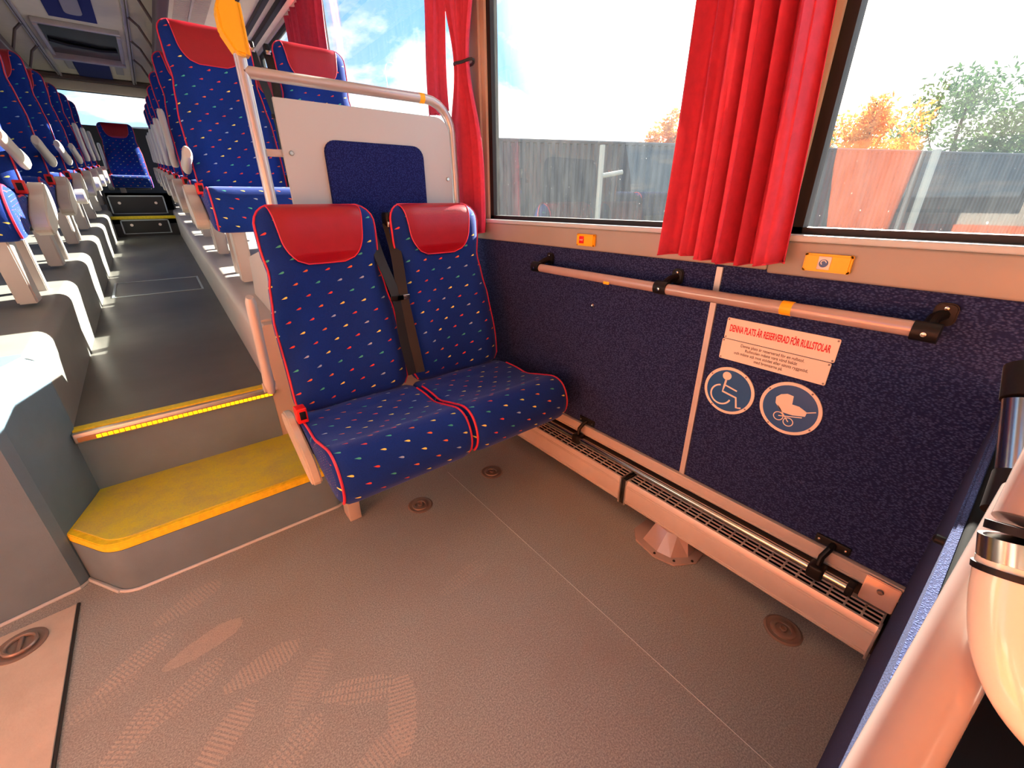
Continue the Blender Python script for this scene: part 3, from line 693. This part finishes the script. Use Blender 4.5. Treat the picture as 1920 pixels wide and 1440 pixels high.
# ------------------------------------------------------------------ curtains
def curtain(name, y0b, y1b, y0t, y1t, zb, zt, x, label, folds, tie=None, amp=.03, group='red window curtains'):
    r = empty(name, (x, (y0b+y1b)/2, zt), label, 'curtain', group)
    n = folds*10; m_ = 44; rows = []
    rnd = random.Random(len(label)); ph = [rnd.uniform(0, 6.28) for _ in range(6)]
    for j in range(m_+1):
        t = j/m_; z = zb+(zt-zb)*t
        a, b = lerp(y0b, y0t, t), lerp(y1b, y1t, t)
        sq = 1.0
        if tie:
            q = math.exp(-((z-tie)/.22)**2); sq = 1-q*.62; cc = (a+b)/2; a, b = cc+(a-cc)*sq, cc+(b-cc)*sq
        row_ = []
        for i in range(n+1):
            u = i/n; wv = sin(2*pi*folds*u+.7*sin(5*u+ph[0])+ph[1])+.45*sin(2*pi*folds*2.3*u+ph[2]+t*1.5)+.25*sin(2*pi*folds*.4*u+ph[3])
            am = amp*(.75+.35*(1-t))*(.55+.45*sq)
            row_.append((x-am*wv*.62+.006*sin(9*t+ph[4]), lerp(a, b, u+.012*sin(2*pi*folds*u+ph[5])), z+(.006*sin(7*u+2) if j == 0 else 0)))
        rows.append(row_)
    mb = MB(); mb.loft(rows, closed=False, cap=False)
    back = MB()
    o = part(mb, 'cloth', M['curtain'], r, ang=80)
    sd = o.modifiers.new('thick', 'SOLIDIFY'); sd.thickness = .0015
    hem = MB(); hem.tube(rows[0][::2], .0025, 6, cap=True); part(hem, 'hem', M['curtain'], r)
    if tie:
        cc = (lerp(y0b, y0t, .5)+lerp(y1b, y1t, .5))/2; wd = abs(lerp(y1b, y1t, .5)-lerp(y0b, y0t, .5))*.38/2+.012
        part(MB().tube([(x+.03*sin(k/16*2*pi), cc+wd*cos(k/16*2*pi), tie+.004*sin(k)) for k in range(16)], .006, 8, closed=True), 'tie_band', M['dark'], r)
    return r
curtain('curtain', .425, .765, .50, .73, 1.045, 2.6, 1.20, 'wide pleated red curtain hanging between the two nearest windows', 6, None, .055)
curtain('curtain', 1.745, 2.02, 1.745, 2.0, 1.055, 2.6, 1.228, 'red curtain gathered by a dark tie beside the divider rail', 5, 1.75, .026)
curtain('curtain', 2.07, 2.25, 2.04, 2.2, 1.60, 2.6, 1.25, 'narrow red curtain just behind the tied one, partly hidden by the pillar', 4, None, .022)
curtain('curtain', 3.74, 4.35, 3.70, 4.6, 1.5, 2.6, 1.262, 'red curtain above the raised seats, highest in the photo', 9, 1.75, .035)

# ------------------------------------------------------------------ wheelchair bay wall fittings
def on_wall_text(txt, yc, zc, h, wid, m, root, name='lettering', x=XR-.0165, align='CENTER'):
    cu = bpy.data.curves.new(name, 'FONT'); cu.body = txt; cu.size = h; cu.align_x = align; cu.align_y = 'CENTER'; cu.extrude = .0002; cu.offset = .0007 if h > .02 else 0
    o = bpy.data.objects.new(name+'_tmp', cu); col.objects.link(o); bpy.context.view_layer.update()
    me = bpy.data.meshes.new_from_object(o.evaluated_get(bpy.context.evaluated_depsgraph_get())); bpy.data.objects.remove(o)
    me.materials.clear(); me.materials.append(m)
    c_ = Vector(root.location)
    wscale = wid/(max(v.co.x for v in me.vertices)-min(v.co.x for v in me.vertices))
    for v in me.vertices:
        a, b, d = v.co; v.co = Vector((x-d, yc-a*wscale, zc+b))-c_
    q = bpy.data.objects.new(name, me); col.objects.link(q); q.parent = root; return q
sg = empty('wheelchair_notice', (XR-.012, .415, .805), 'two-piece Swedish text sign reserving this place for wheelchairs', 'sign')
part(MB().prism(rrect(.27, .56, .808, .872, .004), 'x', XR-.0158, XR-.0125, .0006), 'upper_plate', M['signw'], sg)
part(MB().prism(rrect(.274, .563, .742, .806, .004), 'x', XR-.0158, XR-.0125, .0006), 'lower_plate', M['signw'], sg)
on_wall_text('DENNA PLATS ÄR RESERVERAD FÖR RULLSTOLAR', .417, .841, .0285, .262, M['signred'], sg)
for i, (s_, wd_) in enumerate([('Denna plats är reserverad för en rullstol.', .170), ('Rullstolen måste vara vänd bakåt', .140), ('och måste stå mot stödet eller sätets ryggstöd,', .200), ('med bromsarna på.', .078)]):
    on_wall_text(s_, .420, .795-i*.0128, .0125, wd_, M['ink'], sg, 'small_lettering')
for y, z in ((.275, .867), (.275, .813), (.555, .867), (.555, .813), (.279, .801), (.279, .747), (.558, .801), (.558, .747)):
    part(MB().lathe([(0, -.0182), (.0022, -.0175), (.0026, -.0158), (0, -.0158)], (XR, y, z), 'x', 10), 'rivet', M['bronze'], sg)
def disc(y, z, r_, lab, cat='sign'):
    e = empty('round_sign', (XR-.012, y, z), lab, cat)
    part(MB().lathe([(0, -.0155), (r_*.995, -.0155), (r_, -.0145), (r_, -.0125), (0, -.0125)], (XR, y, z), 'x', 48), 'disc', M['signw'], e)
    part(MB().lathe([(0, -.0162), (r_*.88, -.0162), (r_*.88, -.0153), (0, -.0153)], (XR, y, z), 'x', 48), 'blue_field', M['signblue'], e)
    for a in (35, 125, 215, 305): part(MB().lathe([(0, -.018), (.0024, -.017), (.0028, -.0155), (0, -.0155)], (XR, y+r_*.94*cos(R(a)), z+r_*.94*sin(R(a))), 'x', 10), 'rivet', M['bronze'], e)
    return e
def stroke(pts, wd, x=XR-.0168, closed=False):
    """flat white line of width wd on the wall; pts are (y,z)"""
    m_ = MB(); P = [Vector((0, a, b)) for a, b in pts]; n = len(P); A = []; B = []
    for i in range(n):
        p0 = P[i-1] if (i or closed) else P[i]; p1 = P[(i+1) % n] if (i < n-1 or closed) else P[i]
        d = (p1-p0).normalized(); nn = Vector((0, -d.z, d.y))*wd/2; A.append(P[i]+nn); B.append(P[i]-nn)
    vs = [(x, p.y, p.z) for p in A]+[(x, p.y, p.z) for p in B]
    m_.add(vs, [(i, (i+1) % n, n+(i+1) % n, n+i) for i in range(n if closed else n-1)]); return m_
WC = (.512, .642); e = disc(*WC, .078, 'round blue sign with white wheelchair symbol on the felt wall')
def wp(u, v): return (WC[0]-u, WC[1]+v)      # u to the right in the photo
k_ = .083
part(MB().lathe([(0, -.0168), (.0135, -.0168), (.0135, -.0162), (0, -.0162)], (XR, *wp(-.013, .048)), 'x', 24), 'symbol_head', M['signw'], e)
part(stroke([wp(-.013, .034), wp(-.015, .012), wp(-.017, -.006), wp(.027, -.014), wp(.034, -.046), wp(.048, -.043)], .0062), 'symbol_body', M['signw'], e)
part(stroke([wp(-.014, .017), wp(.026, .008)], .0048), 'symbol_arm', M['signw'], e)
part(stroke([wp(-.02+.032*cos(R(a)), -.018+.032*sin(R(a))) for a in range(102, 352, 10)], .0052), 'symbol_wheel', M['signw'], e)
PC = (.337, .648); e = disc(*PC, .080, 'round blue sign with white pram symbol, right of the wheelchair sign')
def pp_(u, v): return (PC[0]-u, PC[1]+v)
pr = [(-.038, .006), (-.040, .024), (-.030, .036), (-.014, .043), (.002, .041), (.004, .016), (.022, .016), (.044, .006), (.042, -.008), (.012, -.016), (-.018, -.016)]
mm = MB(); ctr_ = pp_(-.005, .008); mm.add([(XR-.0168, *ctr_)]+[(XR-.0168, *pp_(a, b)) for a, b in pr], [(0, i+1, (i+1) % len(pr)+1) for i in range(len(pr))])
part(mm, 'symbol_body', M['signw'], e)
part(stroke([pp_(.042, .004), pp_(.064, .014)], .003), 'symbol_handle', M['signw'], e)
part(stroke([pp_(-.030, .0), pp_(.006, -.040)], .003), 'symbol_frame', M['signw'], e); part(stroke([pp_(.036, -.014), pp_(-.022, -.030)], .003), 'symbol_frame', M['signw'], e)
for u, v in ((-.022, -.031), (.006, -.040)):
    part(stroke([pp_(u+.0125*cos(R(a)), v+.0125*sin(R(a))) for a in range(0, 360, 15)], .0026, closed=True), 'symbol_wheel', M['signw'], e)

# horizontal hand rail under the ledge
hr = empty('handrail', (XR-.012, .75, .94), 'long beige wall handrail with black joints above the wheelchair sign', 'handrail')
XH = 1.22
part(MB().tube([(XH, 1.345, .938), (XH, .77, .938)], .0165, 20), 'tube', M['pinktube'], hr); part(MB().tube([(XH, .745, .938), (XH, .14, .942)], .0175, 20), 'tube', M['pinktube'], hr)
for y in (1.36, .757, .12):
    j = part(MB().tube([(XH, y-.022, .94), (XH, y+.022, .94)], .021, 20), 'joint', M['black'], hr)
    part(MB().tube([(XH, y, .945), (XH+.04, y, .962), (XR-.014, y-.012, .97)], .012, 10), 'wall_arm', M['black'], j)
    part(MB().prism(rrect(y-.032, y+.008, .945, .995, .014), 'x', XR-.022, XR-.0125, .003), 'wall_plate', M['black'], j)
    part(MB().lathe([(0, -.004), (.005, -.003), (.005, 0), (0, 0)], (XH-.0205, y, .938), 'x', 12), 'bolt', M['steel'], j)
    part(MB().lathe([(0, -.004), (.004, -.003), (.004, 0), (0, 0)], (XR-.0225, y-.012, .984), 'x', 12), 'bolt', M['steel'], j)
part(MB().tube([(XH, .402, .941), (XH, .375, .941)], .0182, 20), 'tape_band', M['tape'], hr)['label'] = 'yellow tape band'
part(MB().box(XH-.0178, XH-.012, .96, .985, .922, .932, .002), 'tape_scrap', M['tape'], hr)
tag(MB().lathe([(0, -.02), (.006, -.018), (.009, -.013), (0, -.013)], (XR, 1.10, .81), 'x', 14).build('wall_stud', M['steel']), 'small chrome stud on the felt wall below the handrail', 'stud')

# stop buttons
def stop(y, z, hw, hh, red, lab):
    e = empty('stop_button', (XR-.03, y, z), lab, 'button')
    part(MB().prism(rrect(y-hw, y+hw, z-hh, z+hh, .005), 'x', XR-.046, XR-.029, .004), 'housing', M['yellow'], e)
    yb_ = y+(.012 if red else .006)
    if red:
        part(MB().box(XR-.049, XR-.045, yb_-.008, yb_+.014, z-.012, z+.014, .001), 'push_pad', M['red'], e)
        on_wall_text('STOP', yb_+.003, z, .0075, .016, M['signw'], e, x=XR-.0492)
    else:
        part(MB().box(XR-.048, XR-.045, yb_-.015, yb_+.012, z-.015, z+.016, .001), 'push_pad', M['alup'], e)
        part(MB().lathe([(0, -.050), (.0095, -.050), (.0095, -.048), (0, -.048)], (XR, yb_-.001, z), 'x', 20), 'pictogram_disc', M['signblue'], e)
        part(stroke([(yb_-.001+.0055*cos(R(a)), z+.002+.005*sin(R(a))) for a in range(-60, 200, 20)], .0018, x=XR-.0504), 'pictogram', M['signw'], e)
stop(1.133, 1.06, .044, .021, True, 'small yellow stop button with red pad left of the wide curtain')
stop(.342, 1.055, .050, .021, False, 'yellow stop button with blue pictogram right of the wide curtain')

# convector heater units along the wall
XF = 1.2
def heater(y0, y1, lab):
    e = empty('convector_heater', (XF+.04, (y0+y1)/2, .06), lab, 'heater', 'convector heaters along the wall')
    z0, z1 = .055, .172
    c_ = MB(); c_.prism([(XF+.012, z0), (XF+.002, z0+.01), (XF, z0+.02), (XF, z1-.02), (XF+.006, z1-.004), (XF+.008, z1), (XF+.012, z1), (XF+.012, z1-.004), (XF+.007, z1-.012), (XF+.006, z0+.02), (XF+.09, z0+.006), (XF+.09, z0)], 'y', y0, y1)
    part(c_, 'front_casing', M['alup'], e)
    l_ = MB()
    for z in (z0+.014, z0+.022, z1-.022, z1-.03): l_.box(XF-.0015, XF+.002, y0+.006, y1-.006, z, z+.003, .0008)
    part(l_, 'casing_ribs', M['alup'], e)
    g = MB(); xs_ = [XF+.012, XF+.0305, XF+.049, XF+.0675]
    for x in xs_: g.box(x, x+.0045, y0, y1, z1-.005, z1, .0008)
    n_ = int((y1-y0)/.040)
    for i in range(n_+1):
        y = y0+i*(y1-y0-.005)/n_; g.box(XF+.012, XF+.072, y, y+.0055, z1-.005, z1-.0005, .0008)
    part(g, 'grille', M['alup'], e)
    part(MB().box(XF+.01, XF+.088, y0+.004, y1-.004, z0+.02, z1-.010), 'slot_shade_block', M['core'], e)  # near-black block under the grille, stands in for shade in the slots
    part(MB().box(XF+.0725, XF+.092, y0, y1, z0, z1-.002), 'back_casing', M['alup'], e)
    for ya in (y0-.002, y1-.004): part(MB().box(XF-.002, XF+.03, ya, ya+.006, z0, z1+.002, .001), 'end_trim', M['alu'], e)
heater(-.022, .782, 'beige slotted wall heater unit nearest the front partition')
heater(.808, 1.93, 'beige slotted wall heater unit reaching under the double seat')
tag(MB().box(XF+.002, XF+.09, .7865, .8015, .055, .174, .002).build('heater_joint', M['rubber']), 'black rubber joint between the two heater units', 'joint')
ch = MB(); ch.box(XR-.026, XR-.0125, -.03, 1.97, .225, .272, .003); ch.box(XR-.03, XR-.024, -.03, 1.97, .262, .272, .001); ch.box(XR-.03, XR-.024, -.03, 1.97, .225, .232, .001)
S('trim_21', ch, M['alup']); S('trim_22', MB().box(XR-.012, XR+.002, -.03, 1.97, .0, .24), M['dark'], smooth=False)
lr = empty('lower_rail', (1.245, .65, .2), 'thin polished steel rail on two black brackets above the wall heater', 'rail')
part(MB().tube([(1.238, 1.45, .212), (1.238, .07, .216)], .0125, 18), 'tube', M['steel'], lr)
part(MB().box(1.222, 1.254, .055, .072, .198, .232, .003), 'end_cap', M['black'], lr)
for y in (1.085, .145):
    b_ = part(MB().box(1.217, 1.259, y-.02, y+.02, .193, .236, .007), 'clamp', M['black'], lr)
    part(MB().tube([(1.24, y, .226), (1.245, y, .262), (1.262, y-.008, .285), (XR-.014, y-.01, .292)], .0085, 10), 'arm', M['black'], b_)
    part(MB().box(XR-.019, XR-.012, y-.05, y+.035, .276, .304, .003), 'wall_plate', M['black'], b_)
    for d_ in (-.04, .025): part(MB().lathe([(0, -.022), (.004, -.021), (.004, -.019), (0, -.019)], (XR, y+d_, .29), 'x', 10), 'bolt', M['steel'], b_)
ep = empty('end_bracket', (1.26, .0, .24), 'plain metal cover plate with a bolt at the partition end of the wall strip', 'bracket')
part(MB().prism([(1.268, .268), (1.262, .268), (1.248, .235), (1.248, .195), (1.268, .19)], 'y', -.028, .045, .002), 'plate', M['pinktube'], ep)
part(MB().lathe([(0, -.006), (.006, -.005), (.008, 0), (0, 0)], (1.2515, .008, .243), 'x', 12), 'bolt', M['bronze'], ep)
# made-up orange cloth left of the camera, added for its reflection and bounce
oc_ = empty('added_orange_cloth', (-.9, .6, 0), 'added orange cloth on a pole, made up for the orange mirrored in the window right of the wide curtain', 'banner')
part(MB().tube([(-.9, .66, 0), (-.9, .66, 2.98)], .016, 14), 'pole', M['silver'], oc_)
rows = []
for j in range(13):
    t = j/12; rows.append([(-.885+.008*sin(4*(i/20)*pi), lerp(lerp(.70, .64, t), lerp(1.02, 1.14, t), i/20), lerp(.98, 1.78, t)) for i in range(21)])
part(MB().loft(rows, closed=False, cap=False), 'cloth', M['orange'], oc_, ang=80).modifiers.new('thick', 'SOLIDIFY').thickness = .003
# cable box on the floor under the heater
cb = empty('floor_housing', (1.2, .57, 0), 'small grey sloped housing on the floor under the wall heater', 'housing')
part(MB().prism([(1.128, .50), (1.108, .57), (1.125, .66), (1.17, .70), (1.26, .70), (1.26, .46), (1.20, .455)], 'z', 0, .008, .002), 'flange', M['pinktube'], cb)
bmb = MB(); lo = [(1.148, .525), (1.135, .575), (1.15, .645), (1.25, .665), (1.25, .49), (1.2, .487)]; hi = [(1.20, .54), (1.19, .575), (1.20, .63), (1.25, .64), (1.25, .51), (1.22, .51)]
bmb.loft([[(x, y, .007) for x, y in lo], [(x, y, .07) for x, y in hi]]); part(bmb, 'cover', M['pinktube'], cb, ang=20)
for x, y in ((1.122, .575), (1.145, .51), (1.195, .468)): part(MB().lathe([(0, .012), (.004, .011), (.005, .008), (0, .008)], (x, y, 0), 'z', 10), 'screw', M['black'], cb)

# wheelchair anchor rings in the floor
for (x, y), lab in zip(((.575, 1.365), (.955, 1.365), (1.172, .158)), ('round metal floor anchor directly right of the seat leg', 'round metal floor anchor under the window-side seat cushion', 'round metal floor anchor in front of the near heater unit')):
    e = empty('floor_anchor', (x, y, 0), lab, 'floor anchor', 'wheelchair anchors in the floor')
    part(MB().lathe([(.0, .0005), (.052, .0005), (.052, .002), (.046, .004), (.042, .0025), (.034, .0025), (.033, .006), (.028, .007), (.022, .0065), (.020, .003), (.0, .003)], (x, y, 0), 'z', 40), 'ring_plate', M['bronze'], e)
    part(MB().lathe([(0, .0032), (.009, .0032), (.010, .010), (.008, .011), (.007, .006), (0, .006)], (x, y, 0), 'z', 20), 'socket', M['bronze'], e)
# hatch plate bottom left
hp_ = empty('floor_plate', (-1.0, 1.1, 0), 'pale worn metal floor plate with a recessed ring at the bottom left corner', 'floor plate')
part(MB().prism([(-.522, 1.625), (-.508, .55), (-1.5, .5), (-1.5, 1.55)], 'z', .0, .007, .001), 'plate', M['wood'], hp_)
part(MB().lathe([(0, .0075), (.058, .0075), (.058, .0095), (.05, .011), (.046, .009), (.0, .0085)], (-.632, 1.535, 0), 'z', 36), 'ring_cup', M['bronze'], hp_)
part(MB().tube([(-.632+.034*cos(k/20*2*pi), 1.535+.034*sin(k/20*2*pi), .013) for k in range(20)], .006, 8, closed=True), 'pull_ring', M['bronze'], hp_)
part(MB().box(-.637, -.627, 1.50, 1.57, .009, .016, .002), 'ring_bar', M['bronze'], hp_)
S('trim_23', MB().prism([(-.515, 1.63), (-.500, .55), (-.508, .55), (-.522, 1.632)], 'z', 0, .004), M['dark'], smooth=False)

# ------------------------------------------------------------------ partition and near tubes at the right edge
pt = empty('front_partition', (.8, -.04, 0), 'low blue felt covered partition with black top edge at the right of the photo', 'partition')
part(MB().prism([(.285, -.025), (XR-.012, -.030), (XR-.012, -.042), (.285, -.036)], 'z', 0.0, .83, .003), 'felt_panel', M['partfelt'], pt)
part(MB().tube([(.285, -.039, .829), (XR-.02, -.047, .829)], .006, 12), 'top_edge', M['core'], pt)
part(MB().lathe([(0, .0), (.006, .0), (.006, .012), (.003, .014), (0, .014)], (.68, -.03, .80), 'y', 12), 'clip', M['black'], pt)
def ray(px_, py_, d): return Vector((0, 0, 1.2))+(fw+rt*((px_-960)/FPX)-up*((py_-720)/FPX))*d
bs = empty('barrier_rail', tuple(ray(1850, 1150, .27)), 'glossy pale grab bar assembly with elbow and clamp closest to the camera', 'grab rail')
pa, pb = ray(1560, 1640, .285), ray(1868, 1080, .318)
part(MB().tube([pa, pa.lerp(pb, .5), pb, pb+(pb-pa)*.3], .0205, 32), 'post', M['pinktube'], bs)
k = .76
el = spline([ray(1906, 1060, .36*k), ray(1892, 1130, .36*k), ray(1896, 1230, .355*k), ray(1940, 1330, .345*k), ray(2030, 1430, .34*k)], 8)
part(MB().tube(el, .0245*k, 32), 'elbow', M['whitetube'], bs)
part(MB().tube([ray(1908, 1012, .36*k), ray(1903, 1072, .36*k)], .0235*k, 32), 'clamp_sleeve', M['steel'], bs)
part(MB().tube([ray(1903, 1070, .36*k), ray(1901, 1082, .36*k)], .0262*k, 32), 'clamp_ring', M['black'], bs)
part(MB().tube([ray(1914, 990, .36*k), ray(1910, 1006, .36*k)], .021*k, 32), 'clamp_ring', M['black'], bs)
part(MB().tube([ray(1925, 985, .365*k), ray(1965, 900, .37*k), ray(2070, 700, .38*k)], .0215*k, 32), 'upper_tube', M['pinktube'], bs)
part(MB().tube([ray(1912, 895, .50), ray(1925, 752, .51)], .0205, 24), 'chrome_tube', M['steel'], bs)
part(MB().tube([ray(1925, 752, .51), ray(1932, 690, .52)], .0225, 24), 'black_sleeve', M['black'], bs)
part(MB().tube([ray(1888, 965, .49), ray(1911, 895, .50)], .022, 24), 'black_sleeve', M['black'], bs)
sf = empty('front_seat_base', (.9, -.45, 0), 'black seat base behind the partition in the bottom right corner', 'seat base')
part(MB().box(.25, 1.2, -.9, -.12, 0, .33, .03), 'base', M['black'], sf)

# ------------------------------------------------------------------ outside
GZ = -.5
tag(MB().box(-40, 120, -60, 90, GZ-.1, GZ).build('parking_ground', M['asphalt'], smooth=False), kind='structure')
fd = Vector((.91, -.41, 0)); A0 = ray(915, 262, 1)-Vector((0, 0, 1.2)); D = 12.0
h0 = Vector((A0.x, A0.y, 0)).normalized()*D; zt = 1.2+A0.z/Vector((A0.x, A0.y)).length*D
fe = empty('cladding_fence', (h0.x, h0.y, GZ), 'tall dark grey ribbed metal fence outside the windows', 'fence')
f = MB(); nrm = Vector((fd.y, -fd.x, 0)); pts = []; s_ = -14.0
while s_ < 34:
    pts += [(s_, 0), (s_+.06, 0), (s_+.09, .04), (s_+.17, .04), (s_+.2, 0)]; s_ += .2
fr_ = [h0+fd*a+nrm*b for a, b in pts]
f.loft([[(p.x, p.y, GZ) for p in fr_], [(p.x, p.y, zt) for p in fr_]], closed=False, cap=False)
part(f, 'sheet', M['fence'], fe, smooth=False).modifiers.new('thick', 'SOLIDIFY').thickness = .01
cp = MB(); a_ = h0+fd*-14; b_ = h0+fd*34; cp.tube([(a_.x, a_.y, zt), (b_.x, b_.y, zt)], .05, 6); part(cp, 'cap_rail', M['fence'], fe)
def lamp_post(px_, ptop, pbase, lab, arm=False):
    d = ray(px_, ptop, 1)-Vector((0, 0, 1.2)); dist = 10.5; q = Vector((d.x, d.y, 0)); k = dist/q.length
    x, y, z = d.x*k, d.y*k, 1.2+d.z*k
    e = empty('steel_post', (x, y, GZ), lab, 'post', 'posts outside the windows')
    part(MB().tube([(x, y, GZ), (x, y, z)], .06, 10), 'shaft', M['post'], e)
    if arm: part(MB().tube([(x, y, z-.6), (x+.35*fd.x*1.5, y+.35*fd.y*1.5, z-.52)], .05, 8), 'stub_arm', M['post'], e)
lamp_post(1130, 272, 390, 'pale steel post with a short stub arm seen through the middle window', True)
lamp_post(1758, 280, 430, 'pale steel post seen through the window right of the wide curtain')
def tree(pxc, pyt, dist, rad, hgt, m_, lab, n=2600, seed=1):
    d = ray(pxc, pyt, 1)-Vector((0, 0, 1.2)); q = Vector((d.x, d.y, 0)); k = dist/q.length; x, y, z = d.x*k, d.y*k, 1.2+d.z*k
    e = empty('tree', (x, y, GZ), lab, 'tree', 'trees beyond the fence'); rnd = random.Random(seed)
    tr = MB(); tr.tube([(x, y, GZ), (x+.1, y, z-hgt*.6), (x, y+.1, z-.4)], [.22, .15, .04], 8)
    for q_ in range(9):
        a = rnd.uniform(0, 6.28); zz_ = z-hgt*rnd.uniform(.35, .85); tr.tube([(x, y, zz_), (x+rad*.6*cos(a), y+rad*.6*sin(a), zz_+hgt*.22)], [.07, .02], 6)
    part(tr, 'trunk', M['bark'], e)
    lf = MB(); cl_ = []
    for _ in range(46):
        t = rnd.random()**.8; a = rnd.uniform(0, 6.28); rr = rad*(.25+.75*sqrt(1-t*t*.9))*rnd.uniform(.2, 1); cl_.append((x+rr*cos(a), y+rr*sin(a), z-hgt*.12-hgt*.8*(1-t), rad*rnd.uniform(.16, .3)))
    cl_.append((x, y, z-rad*.22, rad*.2))
    vs = []; fs = []
    for _ in range(n):
        cx_, cy_, cz_, cr_ = rnd.choice(cl_); v = Vector((rnd.gauss(0, 1), rnd.gauss(0, 1), rnd.gauss(0, 1))).normalized()*cr_*rnd.random()**.4
        p = Vector((cx_, cy_, cz_))+v; a = Vector((rnd.gauss(0, 1), rnd.gauss(0, 1), rnd.gauss(0, 1))).normalized(); b = a.orthogonal().normalized(); s1 = rnd.uniform(.16, .30)*dist/26; b *= s1*.5; a *= s1
        k0 = len(vs); vs += [p-a*.5, p+b*.5, p+a*.5, p-b*.5]; fs.append((k0, k0+1, k0+2, k0+3))
    lf.add(vs, fs); part(lf, 'crown', m_, e, smooth=False)
tree(1268, 197, 20, 1.5, 5.0, M['leafo'], 'orange autumn tree behind the fence left of the wide curtain', 5000, 3)
tree(1846, 118, 38, 6.6, 13, M['leafg'], 'tall green leafy tree at the right edge behind the fence', 12000, 5)
tree(1655, 170, 26, 2.8, 7.0, M['leafo'], 'yellow orange tree behind the fence seen in the nearest window', 8000, 8)
tree(1535, 190, 48, 3.6, 9.0, M['leafd'], 'olive green tree just right of the wide curtain', 6000, 9)
